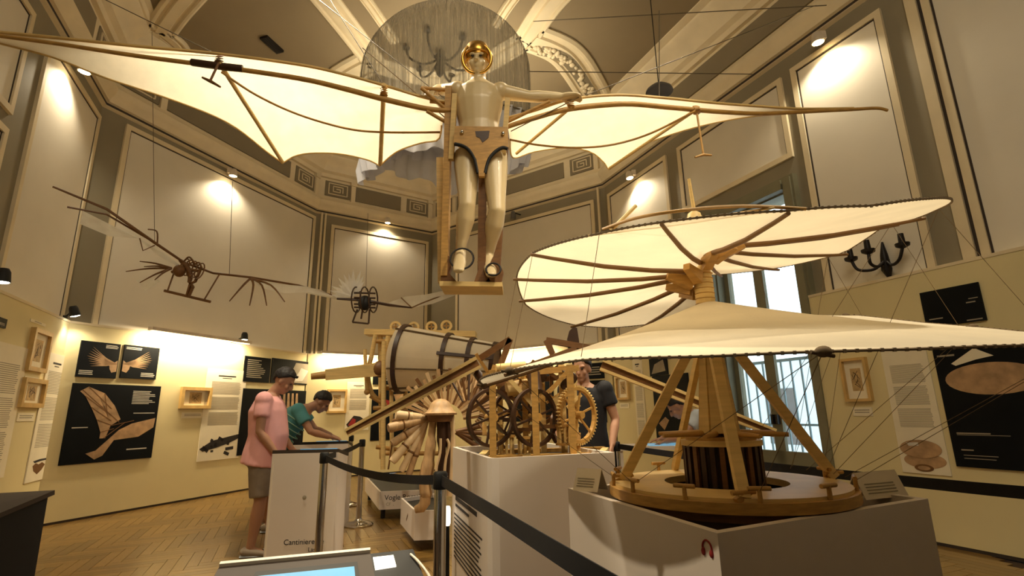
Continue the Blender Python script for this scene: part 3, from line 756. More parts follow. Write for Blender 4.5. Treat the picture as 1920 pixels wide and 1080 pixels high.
# wall sconce
a, z = WR.px(1640, 475, .2)
sc = thing('wall_sconce', WR.P(a, z-.18, .0), 'black wrought iron sconce with candle cups on the right wall', 'sconce')
mb = MB(); mb.loft([WR.P(a, z-.25, .03), WR.P(a, z-.16, .05), WR.P(a, z, .05), WR.P(a, z+.14, .04)], [.015, .05, .035, .01], 8); mb.build('back_plate', M['iron'], sc, smooth=50)
for k in (-1, 0, 1):
    e = k*.26; oo = .18 if k else .3
    mb = MB(); mb.loft(spline([WR.P(a, z-.06, .05), WR.P(a+e*.35, z-.14, oo*.6), WR.P(a+e*.8, z-.12, oo), WR.P(a+e, z, oo)], 5), .016, 7); arm = mb.build('arm', M['iron'], sc, smooth=60)
    mb = MB(); mb.lathe([(.02, -.02), (.06, .0), (.065, .03), (.03, .035), (.026, .13), (.0, .13)], WR.P(a+e, z, oo), 10); mb.build('candle_cup', M['iron'], arm, smooth=50)
# ================================================================ FLYING MACHINE AND MANNEQUIN
FY = 3.42
fm = thing('flying_machine', aty(885, 530, FY), 'large hanging wooden flying machine with wide translucent bat wings', 'flying machine')
def curve_px(pts, k=6):      # list of (x,y,depth)
    return spline([aty(x, y, Y) for x, y, Y in pts], k)
def resample(P, n):
    P = [Vector(p) for p in P]; d = [0]
    for i in range(1, len(P)): d.append(d[-1]+(P[i]-P[i-1]).length)
    out = []; j = 0
    for i in range(n):
        t = d[-1]*i/(n-1)
        while j < len(d)-2 and d[j+1] < t: j += 1
        k_ = (t-d[j])/max(1e-9, d[j+1]-d[j]); out.append(P[j].lerp(P[j+1], k_))
    return out
def wing(top, segs, name_spar, spar):
    # top: leading edge; segs: list of ((top range 0..1), trailing pts)
    T = resample(curve_px(top), 61)
    rows = []
    for (t0, t1), tr, n in segs:
        B = resample(curve_px(tr), n)
        for i in range(n):
            if rows and i == 0: continue
            a = T[0] if False else None
            tt = t0+(t1-t0)*i/(n-1); f = tt*60; j = min(59, int(f)); p = T[j].lerp(T[j+1], f-j)
            q = B[i]; row = []
            for k_ in range(11):
                v = k_/10; c = p.lerp(q, v); c = c+Vector((0, 0, .10*math.sin(PI*v)*min(1, (p-q).length)))
                row.append(c)
            rows.append(row)
    mb = MB(); mb.grid(rows); s = mb.build('wing_membrane', M['cloth'], fm, smooth=80)
    hem = [r[-1] for r in rows]
    mb = MB(); mb.loft(hem, .007, 5); mb.build('hem_cord', M['pine'], s, smooth=60)
    mb = MB(); mb.loft([r[0] for r in rows], .012, 6); mb.build('edge_cord', M['pine'], s, smooth=60)
    mb = MB(); S = curve_px(spar); n = len(S); mb.loft(S, [.021*(1-.6*abs(i/n-.25)) for i in range(n)], 8); mb.build(name_spar, M['oak'], fm, smooth=60)
    return T
# left wing (towards the camera)
topL = [(846, 192, 3.38), (800, 184, 3.36), (720, 160, 3.32), (640, 138, 3.28), (560, 121, 3.24), (410, 101, 3.17), (250, 86, 3.1), (100, 70, 3.04), (-60, 55, 2.98)]
wing(topL, [((0, .16), [(828, 236, 3.5), (822, 262, 3.66), (790, 268, 3.8), (745, 284, 3.95), (712, 311, 4.05)], 14),
            ((.16, .40), [(712, 311, 4.05), (690, 300, 4.05), (640, 289, 4.03), (590, 287, 4.0), (555, 292, 3.98), (530, 306, 4.0)], 18),
            ((.40, 1), [(530, 306, 4.0), (500, 285, 3.86), (430, 232, 3.62), (330, 190, 3.42), (200, 147, 3.22), (100, 108, 3.1), (0, 82, 3.02), (-60, 66, 2.98)], 30)],
     'main_spar', [(850, 208, 3.36), (800, 204, 3.34), (720, 186, 3.30), (640, 165, 3.26), (560, 147, 3.22), (410, 125, 3.15), (250, 104, 3.08), (100, 81, 3.02), (-60, 60, 2.96)])
# right wing
topR = [(948, 222, 3.44), (1000, 208, 3.46), (1070, 186, 3.5), (1160, 178, 3.55), (1250, 184, 3.6), (1340, 193, 3.66), (1420, 199, 3.7), (1500, 204, 3.74), (1600, 203, 3.8)]
wing(topR, [((0, .52), [(956, 262, 3.56), (962, 296, 4.0), (1000, 285, 4.12), (1060, 277, 4.2), (1105, 284, 4.24), (1130, 302, 4.26), (1141, 318, 4.3)], 24),
            ((.52, 1), [(1141, 318, 4.3), (1170, 298, 4.22), (1210, 270, 4.1), (1300, 240, 3.98), (1400, 220, 3.88), (1500, 212, 3.82), (1600, 207, 3.8)], 24)],
     'main_spar', [(944, 240, 3.42), (1000, 222, 3.43), (1070, 204, 3.47), (1170, 195, 3.52), (1250, 201, 3.57), (1340, 209, 3.62), (1420, 213, 3.66), (1500, 210, 3.72), (1600, 205, 3.8), (1645, 203, 3.82), (1664, 207, 3.83)])
def fstick(a, b, r, m, name, mid=None):
    P = [a, mid, b] if mid else [a, b]
    C = curve_px(P) if mid else [aty(*a), aty(*b)]
    mb = MB(); mb.loft(C, r, 7); return mb.build(name, M[m], fm, smooth=60)
fstick((411, 118, 3.12), (530, 305, 3.97), .016, 'pine', 'rib'); fstick((720, 158, 3.28), (713, 308, 4.02), .018, 'pine', 'rib')
fstick((1306, 205, 3.58), (1142, 316, 4.27), .013, 'pine', 'rib'); fstick((1072, 200, 3.45), (968, 288, 3.95), .013, 'pine', 'rib')
for P in ([(415, 135, 3.14), (480, 178, 3.32), (560, 215, 3.5), (650, 241, 3.6), (720, 248, 3.62), (826, 248, 3.5)],
          [(957, 262, 3.5), (1010, 272, 3.7), (1080, 277, 3.8), (1150, 271, 3.8), (1220, 250, 3.74), (1304, 208, 3.56)]):
    mb = MB(); mb.loft(curve_px(P), .009, 6); mb.build('curved_batten', M['oak'], fm, smooth=60)
# dark splice on the left spar and lashings
for P in ([(360, 117, 3.13), (411, 124, 3.14), (455, 129, 3.17)],): mb = MB(); mb.loft(curve_px(P), .026, 8); mb.build('spar_splice', M['darkwood'], fm, smooth=60)
for (x, y, Y), m in (((411, 112, 3.14), 'brownwood'), ((720, 172, 3.29), 'oak'), ((1306, 206, 3.59), 'oak'), ((1070, 196, 3.46), 'oak')):
    mb = MB(); c = aty(x, y, Y)
    for k_ in range(4): mb.lathe([(.02, -.004), (.03, 0), (.02, .004)], c+Vector((0, 0, (k_-1.5)*.018)), 8, Matrix.Rotation(.3*k_, 3, 'X'))
    mb.build('lashing', M[m], fm, smooth=60)
# T-shaped handles under the wings
for a, b, l, r, m in (((410, 118, 3.1), (394, 152, 3.06), (379, 145, 3.05), (413, 163, 3.05), 'brownwood'), ((1307, 214, 3.57), (1319, 290, 3.56), (1303, 295, 3.54), (1335, 291, 3.54), 'oak')):
    h = fstick(a, b, .008, m, 'handle_rod'); mb = MB(); mb.loft([aty(*l), aty(*b), aty(*r)], [.007, .012, .007], 7); mb.build('handle_grip', M[m], h, smooth=60)
# wooden frame of the pilot
def fbeam(a, b, wd, dp, m, name):
    mb = MB(); mb.beam(aty(*a), aty(*b), wd, dp, (0, 1, 0)); return mb.build(name, M[m], fm)
fbeam((842, 168, FY-.02), (834, 520, FY-.02), .045, .10, 'oak', 'side_post')
fbeam((826, 300, FY+.12), (829, 532, FY+.12), .05, .09, 'pine', 'side_post')
fbeam((853, 178, FY-.1), (846, 300, FY-.06), .035, .05, 'pine', 'side_strap'); fbeam((952, 186, FY-.1), (944, 290, FY-.06), .035, .05, 'pine', 'side_strap')
fbeam((948, 262, FY+.1), (930, 530, FY+.1), .05, .07, 'brownwood', 'side_post')
fbeam((905, 296, FY-.08), (903, 528, FY-.02), .055, .03, 'brownwood', 'centre_board')
def fprism(px, Y, h, m, name):
    P = [aty(x, y, Y) for x, y in px]; n = len(P); mb = MB()
    mb.add(P+[p+Vector((0, h, 0)) for p in P], [tuple(range(n)), tuple(reversed(range(n, 2*n)))]+[(i, (i+1) % n, n+(i+1) % n, n+i) for i in range(n)])
    return mb.build(name, M[m], fm)
# foot board and carved feet of the posts
fprism([(824, 527), (942, 529), (942, 537), (824, 536)], FY-.08, .26, 'pine', 'foot_board')
for px in ([(826, 530), (829, 500), (836, 492), (832, 480), (842, 480), (846, 500), (842, 512), (858, 530)], [(888, 531), (897, 505), (895, 490), (910, 490), (910, 505), (921, 531)], [(908, 532), (922, 512), (918, 495), (930, 470), (940, 500), (944, 510), (940, 532)]):
    fprism(px, FY-.06, .06, 'brownwood', 'carved_bracket')
# wooden harness board with leg cut-outs and slot
har = fprism([(853, 236), (952, 238), (954, 276), (942, 274), (926, 282), (914, 298), (908, 330), (898, 330), (893, 298), (880, 278), (865, 270), (850, 268)], FY-.16, .035, 'oak', 'harness_board')
mb = MB(); P = [aty(x, y, FY-.163) for x, y in ((891, 246), (918, 245), (916, 258), (905, 267), (899, 258), (893, 256))]; n = len(P)
mb.add(P+[p+Vector((0, .008, 0)) for p in P], [tuple(range(n)), tuple(reversed(range(n, 2*n)))]+[(i, (i+1) % n, n+(i+1) % n, n+i) for i in range(n)]); mb.build('harness_slot', M['darkwood'], har)
for x, y in ((866, 247), (943, 250)):
    c = aty(x, y, FY-.17); mb = MB(); mb.ell(c, (.014, .012, .014)); mb.build('bolt', M['chrome'], har, smooth=60)
for px in ([(852, 270), (866, 273), (879, 281), (890, 299), (896, 325)], [(952, 279), (942, 277), (928, 285), (916, 300), (909, 325)]):
    mb = MB(); mb.loft(curve_px([(x, y, FY-.15) for x, y in px]), .013, 7); mb.build('leg_strap', M['black'], har, smooth=60)
# shoulder yoke: struts from the frame to the wing roots
for a, b in (((850, 170, 3.40), (790, 165, 3.34)), ((848, 215, 3.38), (790, 165, 3.3)), ((846, 235, 3.40), (800, 208, 3.34)), ((950, 185, 3.42), (1072, 178, 3.46)), ((952, 228, 3.42), (1030, 190, 3.42)), ((850, 195, 3.42), (806, 190, 3.36))):
    fstick(a, b, .014, 'oak', 'yoke_strut')
for a, b in (((958, 246, 3.4), (1090, 180, 3.44)), ((848, 232, 3.4), (680, 90, 3.7))):
    fstick(a, b, .004, 'rope', 'control_cord')
# foot loops
for x, y, r in ((866, 485, 21), (925, 505, 13)):
    c = aty(x, y, FY-.1); R = r*FY/FPX*1.05; mb = MB()
    mb.loft([c+Vector((R*math.cos(a), .02*math.sin(a), R*math.sin(a))) for a in np.linspace(0, 2*PI, 24, endpoint=False)], .007, 6, closed=True); mb.build('foot_loop', M['iron'], fm, smooth=60)
# suspension wires up to the ceiling
for a, b in (((410, 104, 3.2), (178, -10, 3.4)), ((720, 160, 3.35), (600, -30, 4.0)), ((1236, 183, 3.62), (1236, 20, 3.7)), ((840, 190, 3.45), (560, -30, 4.3)), ((1100, 178, 3.5), (1530, 10, 4.6))):
    fstick(a, b, .0035, 'wire', 'suspension_wire')

# ---- bodies
def body_parts(mb, J, S=1., arm=True, hands=True, fingers=None, legs=True, female=False):
    L = lambda *k: [J[q] for q in k]
    neck, chest, waist, hip = J['neck'], J['chest'], J['waist'], J['hip']
    sd = (J['shR']-J['shL']).normalized()
    mb.loft([hip-(waist-hip).normalized()*.09*S, hip, waist, chest, chest.lerp(neck, .62), neck.lerp(chest, .05)], [(.10*S, .09*S), (.165*S, .115*S), (.14*S, .10*S), (.175*S, .12*S), (.15*S, .10*S), (.062*S, .062*S)], 18, side=sd)
    mb.loft([neck.lerp(chest, .15), J['head'].lerp(neck, .25)], [.06*S, .055*S], 12)
    for s in 'LR':
        if arm:
            sh, el, wr = J['sh'+s], J['el'+s], J['wr'+s]
            mb.ell(sh, (.068*S,)*3)
            mb.loft([sh, sh.lerp(el, .35), el, el.lerp(wr, .3), wr], [.056*S, .052*S, .04*S, .043*S, .028*S], 12)
            if hands: hand(mb, el, wr, J.get('palm'+s), S)
        if legs:
            hp, kn, an = J['hp'+s], J['kn'+s], J['an'+s]
            fw = J['fw']
            mb.loft([hp, hp.lerp(kn, .25), hp.lerp(kn, .8), kn, kn.lerp(an, .3), kn.lerp(an, .75), an], [.092*S, .09*S, .062*S, .056*S, .062*S, .042*S, .037*S], 14)
            td = J.get('toe'+s, fw)
            mb.loft([an-td*.05*S-Vector((0, 0, .03*S)), an+td*.02*S-Vector((0, 0, .035*S)), an+td*.12*S-Vector((0, 0, .055*S)), an+td*.19*S-Vector((0, 0, .065*S))], [(.034*S, .04*S), (.037*S, .045*S), (.044*S, .028*S), (.034*S, .017*S)], 12, side=td.cross(Vector((0, 0, 1))))
def hand(mb, el, wr, palm, S):
    d = (wr-el).normalized(); n = Vector(palm) if palm is not None else Vector((0, 0, -1))
    n = (n-d*n.dot(d)).normalized(); s = d.cross(n)
    c = wr+d*.05*S
    mb.loft([wr-d*.01, c, wr+d*.095*S], [(.026*S, .019*S), (.041*S, .016*S), (.040*S, .013*S)], 12, side=s)
    for k_, ln in enumerate((.066, .076, .071, .055)):
        o = wr+d*.088*S+s*(.030-.02*k_)*S
        a = o+d*ln*.45*S+n*.006*S; b = a+(d*.8+n*.5).normalized()*ln*.32*S; e = b+(d*.5+n*.85).normalized()*ln*.25*S
        mb.loft([o, a, b, e], [.0098*S, .0092*S, .0085*S, .007*S], 8)
    o = wr+d*.03*S+s*.03*S; a = o+(d*.6+s*.8+n*.2).normalized()*.035*S; b = a+(d*.9+s*.2+n*.4).normalized()*.035*S
    mb.loft([o, a, b], [.014*S, .011*S, .008*S], 8)
def head(mb, c, fwd, up, S=1.):
    fwd = Vector(fwd).normalized(); up = Vector(up); up = (up-fwd*up.dot(fwd)).normalized(); rt = fwd.cross(up)
    Mx = Matrix((rt, fwd, up)).transposed()
    q = lambda x, y, z: c+Mx @ Vector((x*S, y*S, z*S))
    mb.ell(q(0, -.012, .03), (.077*S, .098*S, .098*S), Mx, 18, 14)
    mb.ell(q(0, .030, -.045), (.056*S, .062*S, .072*S), Mx, 14, 10)
    mb.ell(q(0, .062, -.095), (.028*S, .026*S, .024*S), Mx)
    mb.loft([q(0, .084, .022), q(0, .106, -.012), q(0, .112, -.030), q(0, .09, -.036)], [.011*S, .014*S, .019*S, .012*S], 10)
    mb.ell(q(0, .088, -.058), (.026*S, .012*S, .008*S), Mx); mb.ell(q(0, .086, -.070), (.023*S, .012*S, .008*S), Mx)
    for s in (-1, 1):
        mb.ell(q(.032*s, .078, .030), (.028*S, .016*S, .009*S), Mx)
        mb.ell(q(.078*s, -.01, -.012), (.010*S, .022*S, .034*S), Mx)
        mb.ell(q(.040*s, .062, -.03), (.024*S, .022*S, .026*S), Mx)
    return q, Mx
def eyes(q, Mx, par, S=1.):
    for s in (-1, 1):
        mb = MB(); mb.ell(q(.031*s, .083, .010), (.012*S, .008*S, .008*S), Mx, 10, 8); mb.build('eye', M['eye'], par, smooth=60)
def haircap(q, Mx, par, S=1., front=.062, m='hair'):
    rs = random.Random(5); mb = MB(); c = q(0, -.016, .034)
    for i in range(420):
        z = 1-2*(i+.5)/420; a = i*2.39996; p = math.acos(z); fy = math.cos(a)
        if p > .95+1.35*(.5-.5*fy)+.10*math.sin(5*a): continue
        n = Vector((math.sin(p)*math.sin(a), math.sin(p)*math.cos(a), math.cos(p)))
        k = rs.uniform(.97, 1.05)
        mb.ell(c+Mx @ Vector((n.x*.077*k*S, n.y*.098*k*S, n.z*.097*k*S)), (.016*S, .016*S, .014*S), None, 7, 5)
    return fuse(mb, 'hair', M[m], par, .007, 2)
# mannequin: arms spread sideways, legs hanging
def mp(x, y, Y=FY): return aty(x, y, Y)
mn = thing('mannequin', mp(895, 500), 'pale mannequin pilot in gold goggles and cap strapped inside the flying machine', 'mannequin')
S = 1.06
J = dict(neck=mp(897, 152), chest=mp(897, 196), waist=mp(898, 236), hip=mp(899, 268), head=mp(895, 118, FY-.02),
         shL=mp(858, 170), elL=mp(832, 166, FY+.02), wrL=mp(806, 172, FY-.02), shR=mp(938, 172), elR=mp(992, 181, FY), wrR=mp(1052, 181, FY+.02),
         hpL=mp(876, 290), knL=mp(876, 386, FY-.10), anL=mp(864, 468, FY+.0), hpR=mp(926, 290), knR=mp(932, 396, FY-.12), anR=mp(916, 476, FY+.04), fw=Vector((0, -1, -.5)).normalized(),
         toeL=Vector((0, -.75, -.65)).normalized(), toeR=Vector((.12, -.75, -.65)).normalized(), palmL=(0, -.3, -1), palmR=(0, -.3, -1))
J['elL'] = mp(826, 168, FY+.22); J['wrL'] = mp(812, 172, FY+.02)
mb = MB(); body_parts(mb, J, S*1.0); q, Mx = head(mb, J['head'], Vector((0, -1, -.12)), Vector((0, -.1, 1)), .98)
# broader ribcage and pectorals
mb.ell(mp(882, 180, FY-.06), (.075, .05, .06)); mb.ell(mp(914, 180, FY-.06), (.075, .05, .06))
fuse(mb, 'body', M['mannequin'], mn, .008, 5)
eyes(q, Mx, mn)
mb = MB(); mb.lathe([(.095, -.02), (.104, .02), (.098, .07), (.075, .115), (.03, .135), (1e-4, .138)], q(0, -.012, .03), 24, Mx); mb.build('helmet_cap', M['gold'], mn, smooth=50)
mb = MB(); c = q(0, .02, .005); mb.loft([c+Mx @ Vector((.108*math.cos(a), .03, .118*math.sin(a))) for a in np.linspace(0, 2*PI, 32, endpoint=False)], .013, 8, closed=True); mb.build('helmet_rim', M['gold'], mn, smooth=60)
mb = MB(); mb.loft([q(-.1, .03, .052), q(-.06, .085, .056), q(0, .10, .058), q(.06, .085, .056), q(.1, .03, .052)], .008, 8); mb.build('helmet_band', M['gold'], mn, smooth=60)

# ================================================================ TRANSLUCENT BALLOON BEHIND THE PILOT
BY = 5.35; bc = aty(835, 140, BY); br_ = 1.0
b = thing('hanging_balloon', (bc.x, bc.y, bc.z-1.6), 'translucent dome-topped paper balloon hanging behind the mannequin', 'balloon')
def pleat(prof, n, amp, nm, m, fr=40, ripple=0):
    mb = MB(); rows = []
    for i, (r, z) in enumerate(prof):
        rows.append([Vector((bc.x+(r+amp*r*math.sin(fr*2*PI*j/n+i*.13))*math.cos(2*PI*j/n), bc.y+.38*(r+amp*r*math.sin(fr*2*PI*j/n+i*.13))*math.sin(2*PI*j/n), bc.z+z+ripple*(i/(len(prof)-1))*math.sin(3*2*PI*j/n+1)+ripple*.4*math.sin(11*2*PI*j/n)*(i/(len(prof)-1)))) for j in range(n+1)])
    mb.grid(rows); return mb.build(nm, m, b, smooth=80)
pleat([(max(.02, br_*math.sin(a)), br_*math.cos(a)*1.02) for a in np.linspace(0.02, PI/2, 14)]+[(br_, -.2), (br_*.99, -.5), (br_*.98, -.66)], 240, .010, 'dome', M['balloon'])
pleat([(br_*.985, -.58), (br_*.95, -.72), (br_*.90, -.86), (br_*.93, -1.0), (br_*.96, -1.14), (br_*.93, -1.26)], 300, .04, 'skirt', M['skirt'], 34, .12)
pleat([(br_*.95, -.75), (br_*.8, -.80), (br_*.6, -.92), (br_*.64, -1.04)], 300, .05, 'inner_gather', M['skirt'], 26, .07)
mb = MB(); mb.loft([bc+Vector((br_*math.cos(a), .38*br_*math.sin(a), -.6)) for a in np.linspace(0, 2*PI, 48, endpoint=False)], .010, 6, closed=True); mb.build('hoop', M['wire'], b, smooth=60)
mb = MB(); mb.tube(bc+Vector((0, 0, .9)), Vector((bc.x, bc.y, 7.04)), .004, n=6); mb.build('suspension_wire', M['wire'], b)
# chandelier seen through the balloon
cz = aty(800, 110, 7.3)
c = thing('chandelier', (cz.x+.22, cz.y, cz.z-.3), 'dark iron chandelier on a rod, seen through the translucent balloon', 'chandelier')
ax_ = Vector((cz.x+.22, cz.y, cz.z))
mb = MB(); mb.tube(ax_+Vector((0, 0, .1)), Vector((ax_.x, ax_.y, 7.04)), .028, n=8); mb.build('rod', M['iron'], c)
mb = MB(); mb.lathe([(.01, -.35), (.05, -.3), (.09, -.18), (.05, -.05), (.1, .02), (.04, .12), (.03, .2)], ax_, 12); mb.build('stem', M['iron'], c, smooth=60)
for k_ in range(6):
    a = k_*PI/3+.3; d = Vector((math.cos(a), math.sin(a), 0))
    mb = MB(); mb.loft(spline([ax_, ax_+d*.25+Vector((0, 0, -.16)), ax_+d*.48+Vector((0, 0, -.1)), ax_+d*.55+Vector((0, 0, .06))], 5), .018, 7); ar = mb.build('arm', M['iron'], c, smooth=60)
    mb = MB(); mb.lathe([(.02, 0), (.06, .02), (.06, .04), (.03, .05), (.022, .22), (1e-4, .22)], ax_+d*.55+Vector((0, 0, .05)), 10); mb.build('candle_cup', M['iron'], ar, smooth=60)

# ================================================================ SMALL HANGING FLYERS
def tb(par, nm, m, pts, r, n=6, k=1):
    mb = MB(); P = [aty(*p) for p in pts]; P = spline(P, k) if k > 1 and len(P) > 2 else P; mb.loft(P, r, n); return mb.build(nm, M[m], par, smooth=60)
Y0 = 5.6
h1 = thing('skeleton_flyer', aty(350, 520, Y0), 'small hanging flyer model with a skeletal pilot and bare finger-like wing ribs', 'flying model')
tb(h1, 'wing_spar', 'brownwood', [(99, 350, 4.7), (200, 392, 4.95), (290, 455, 5.3), (345, 492, Y0)], [.010, .014, .016, .014])
tb(h1, 'wing_spar', 'brownwood', [(126, 388, 4.8), (200, 402, 5.0), (290, 455, 5.3)], .010)
tb(h1, 'wing_spar', 'brownwood', [(345, 492, Y0), (400, 512, Y0+.1), (470, 520, Y0+.3), (560, 535, Y0+.6), (622, 553, Y0+.8)], [.014, .014, .014, .012, .008])
mb = MB(); A_ = [aty(*p) for p in ((155, 395, 4.9), (215, 425, 5.1), (262, 448, 5.2), (300, 470, 5.35), (336, 495, 5.55))]; B_ = [aty(*p) for p in ((150, 420, 5.1), (205, 443, 5.25), (258, 447, 5.3), (298, 480, 5.45), (334, 500, 5.6))]
mb.grid([[a, a.lerp(b_, .5)+Vector((0, 0, .01)), b_] for a, b_ in zip(A_, B_)]); mb.build('wing_membrane', M['greyfeather'], h1, smooth=80)
mb = MB(); A_ = [aty(*p) for p in ((470, 521, 5.9), (520, 532, 6.05), (575, 537, 6.2), (622, 553, 6.4))]; B_ = [aty(*p) for p in ((490, 540, 5.95), (535, 550, 6.1), (580, 548, 6.25), (624, 557, 6.4))]
mb.grid([[a, a.lerp(b_, .5), b_] for a, b_ in zip(A_, B_)]); mb.build('wing_membrane', M['greyfeather'], h1, smooth=80)
for e in ((430, 565), (468, 573), (500, 573), (534, 566)):
    tb(h1, 'wing_rib', 'brownwood', [(470, 522, 5.9), ((470+e[0])/2+6, 535, 5.85), (*e, 5.8)], [.014, .012, .006], k=4)
for e in ((262, 490), (236, 509), (270, 500), (262, 530), (290, 525)):
    tb(h1, 'tail_rib', 'brownwood', [(322, 503, Y0), ((322+e[0])/2, (506+e[1])/2-4, Y0-.05), (*e, Y0-.1)], [.014, .010, .005], k=4)
mb = MB(); P = [aty(*p) for p in ((255, 525, 5.5), (290, 520, 5.55), (272, 545, 5.5), (300, 528, 5.55))]; mb.add(P, [(0, 1, 3, 2)]); mb.build('tail_gauze', M['greyfeather'], h1)
tb(h1, 'strut', 'brownwood', [(278, 430, 5.3), (294, 434, 5.3), (295, 456, 5.35)], .008, k=4); tb(h1, 'strut', 'brownwood', [(262, 447, 5.2), (268, 470, 5.2), (290, 460, 5.3)], .007)
# skeletal pilot: spine, ribs, skull, legs
tb(h1, 'spine', 'brownwood', [(338, 488, Y0), (350, 500, Y0), (357, 515, Y0), (355, 530, Y0)], [.02, .03, .028, .02], 8, 4)
mb = MB(); mb.ell(aty(336, 508, Y0-.05), (.06, .07, .07)); mb.build('skull', M['brownwood'], h1, smooth=60)
for k_ in range(5):
    mb = MB(); cc = aty(346+k_*7, 500+k_*2, Y0); mb.loft([cc+Vector((.05*math.cos(a), .06*math.sin(a)*.5, .10*math.sin(a))) for a in np.linspace(0, 2*PI, 14, endpoint=False)], .008, 5, closed=True); mb.build('hoop', M['brownwood'], h1, smooth=60)
for P in ([(376, 505, Y0), (366, 528, Y0), (357, 532, Y0), (350, 556, Y0)], [(355, 528, Y0), (362, 538, Y0), (354, 556, Y0)], [(372, 508, Y0), (350, 505, Y0), (322, 510, Y0)]): tb(h1, 'leg' if P[0][1] != 508 else 'arm', 'brownwood', P, .018)
tb(h1, 'trapeze_bar', 'brownwood', [(308, 545, Y0-.05), (395, 566, Y0+.05)], .015)
tb(h1, 'trapeze_cord', 'brownwood', [(326, 512, Y0), (314, 546, Y0-.04)], .009); tb(h1, 'trapeze_cord', 'brownwood', [(411, 515, Y0+.1), (383, 562, Y0+.03)], .009)
for P in ([(345, 490, Y0), (355, 482, Y0), (366, 495, Y0)], [(362, 500, Y0), (372, 492, Y0), (380, 505, Y0)]): tb(h1, 'pulley_bow', 'brownwood', P, .010, k=5)
tb(h1, 'suspension_wire', 'wire', [(436, 340, Y0+.2), (430, 515, Y0+.15)], .0035)
tb(h1, 'suspension_wire', 'wire', [(290, 455, 5.3), (285, 60, 5.0)], .003)
# second flyer
Y1 = 6.6
h2 = thing('winged_flyer', aty(683, 590, Y1), 'small hanging flyer with two pale gauze wings and a dark central basket, above the paddle', 'flying model')
tb(h2, 'wing_spar', 'darkwood', [(632, 560, Y1), (683, 563, Y1), (730, 572, Y1), (772, 577, Y1)], [.014, .022, .018, .01])
mb = MB(); A_ = [aty(*p) for p in ((722, 570, Y1), (760, 556, Y1), (800, 552, Y1+.1), (850, 541, Y1+.2), (935, 535, Y1+.4))]; B_ = [aty(*p) for p in ((728, 573, Y1), (772, 577, Y1+.1), (810, 570, Y1+.25), (860, 551, Y1+.4), (935, 539, Y1+.5))]
mb.grid([[a, a.lerp(b_, .5)+Vector((0, 0, .02)), b_] for a, b_ in zip(A_, B_)]); mb.build('wing_membrane', M['greyfeather'], h2, smooth=80)
tb(h2, 'wing_edge', 'batten', [(772, 577, Y1), (800, 565, Y1+.15), (850, 549, Y1+.35), (935, 539, Y1+.5)], .009, k=4); tb(h2, 'wing_edge', 'batten', [(752, 558, Y1), (772, 577, Y1)], .008)
mb = MB(); A_ = [aty(*p) for p in ((632, 558, Y1), (600, 543, Y1-.1), (560, 535, Y1-.3), (515, 535, Y1-.4))]; B_ = [aty(*p) for p in ((634, 562, Y1), (600, 555, Y1), (560, 547, Y1-.2), (515, 541, Y1-.4))]
mb.grid([[a, a.lerp(b_, .5), b_] for a, b_ in zip(A_, B_)]); mb.build('wing_membrane', M['greyfeather'], h2, smooth=80)
# white blades fanned in the shape of a blown-out highlight
for k_ in range(11):
    a = PI*(.30+.055*k_*1.25); L_ = random.uniform(.24, .42) ; base = aty(662, 556, Y1); d = Vector((math.cos(a), .1*(k_ % 3-1), math.sin(a)))
    s_ = Vector((-d.z, 0, d.x)); mb = MB(); mb.add([base, base+d*L_*.5+s_*.035, base+d*L_, base+d*L_*.5-s_*.035, base+d*L_*.5+Vector((0, -.012, 0))], [(0, 1, 4), (1, 2, 4), (2, 3, 4), (3, 0, 4)]); mb.build('feather', M['plume'], h2)
for x in (668, 684, 700):
    mb = MB(); cc = aty(x, 562, Y1); mb.loft([cc+Vector((.02*math.cos(a), .14*math.cos(a), .17*math.sin(a))) for a in np.linspace(0, 2*PI, 16, endpoint=False)], .010, 5, closed=True); mb.build('basket_hoop', M['darkwood'], h2, smooth=60)
for y in (549, 558, 570, 576): tb(h2, 'basket_rail', 'darkwood', [(664, y, Y1-.02), (704, y+1, Y1-.02)], .012)
mb = MB(); mb.ell(aty(684, 568, Y1), (.09, .07, .10)); mb.build('pilot_figure', M['black'], h2, smooth=60)
for P in ([(670, 580, Y1), (661, 604, Y1)], [(693, 580, Y1), (691, 607, Y1)], [(661, 604, Y1), (691, 607, Y1)], [(680, 580, Y1), (677, 598, Y1)]): tb(h2, 'stirrup', 'darkwood', P, .012)
tb(h2, 'suspension_wire', 'wire', [(686, 545, Y1), (690, 400, Y1+.4)], .003)
# ================================================================ PLINTHS
def plinth(name, pts, z0, z1, label, th=.03, well=.08, m='plinth', cat='plinth'):
    c = sum((Vector((p.x, p.y, 0)) for p in pts), Vector())/len(pts)
    t = thing(name, (c.x, c.y, z0), label, cat, 'white exhibit plinths' if name == 'plinth' else 'white display trays')
    n = len(pts)
    ins = []
    for i in range(n):
        p = pts[i]; a = (pts[i-1]-p).normalized(); b_ = (pts[(i+1) % n]-p).normalized(); s = a.cross(b_).length
        ins.append(p+(a+b_)*th/max(.3, s))
    for i in range(n):
        j = (i+1) % n; mb = MB(); q = lambda v, z: Vector((v.x, v.y, z))
        mb.hexa([q(pts[i], z0), q(pts[j], z0), q(ins[j], z0), q(ins[i], z0)], [q(pts[i], z1), q(pts[j], z1), q(ins[j], z1), q(ins[i], z1)])
        mb.build('side_panel', M[m], t)
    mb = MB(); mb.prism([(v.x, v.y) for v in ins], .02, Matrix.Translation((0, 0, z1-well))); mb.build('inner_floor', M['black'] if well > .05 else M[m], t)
    return t
ZB = .90
NL, NN, NR = atz(1065, 915, ZB), atz(1345, 1000, ZB), atz(1740, 935, ZB)
NBK = NL+NR-NN
pl1 = plinth('plinth', [NL, NN, NR, NBK], 0, ZB, 'big white box plinth under the aerial screw, front right', well=.14)
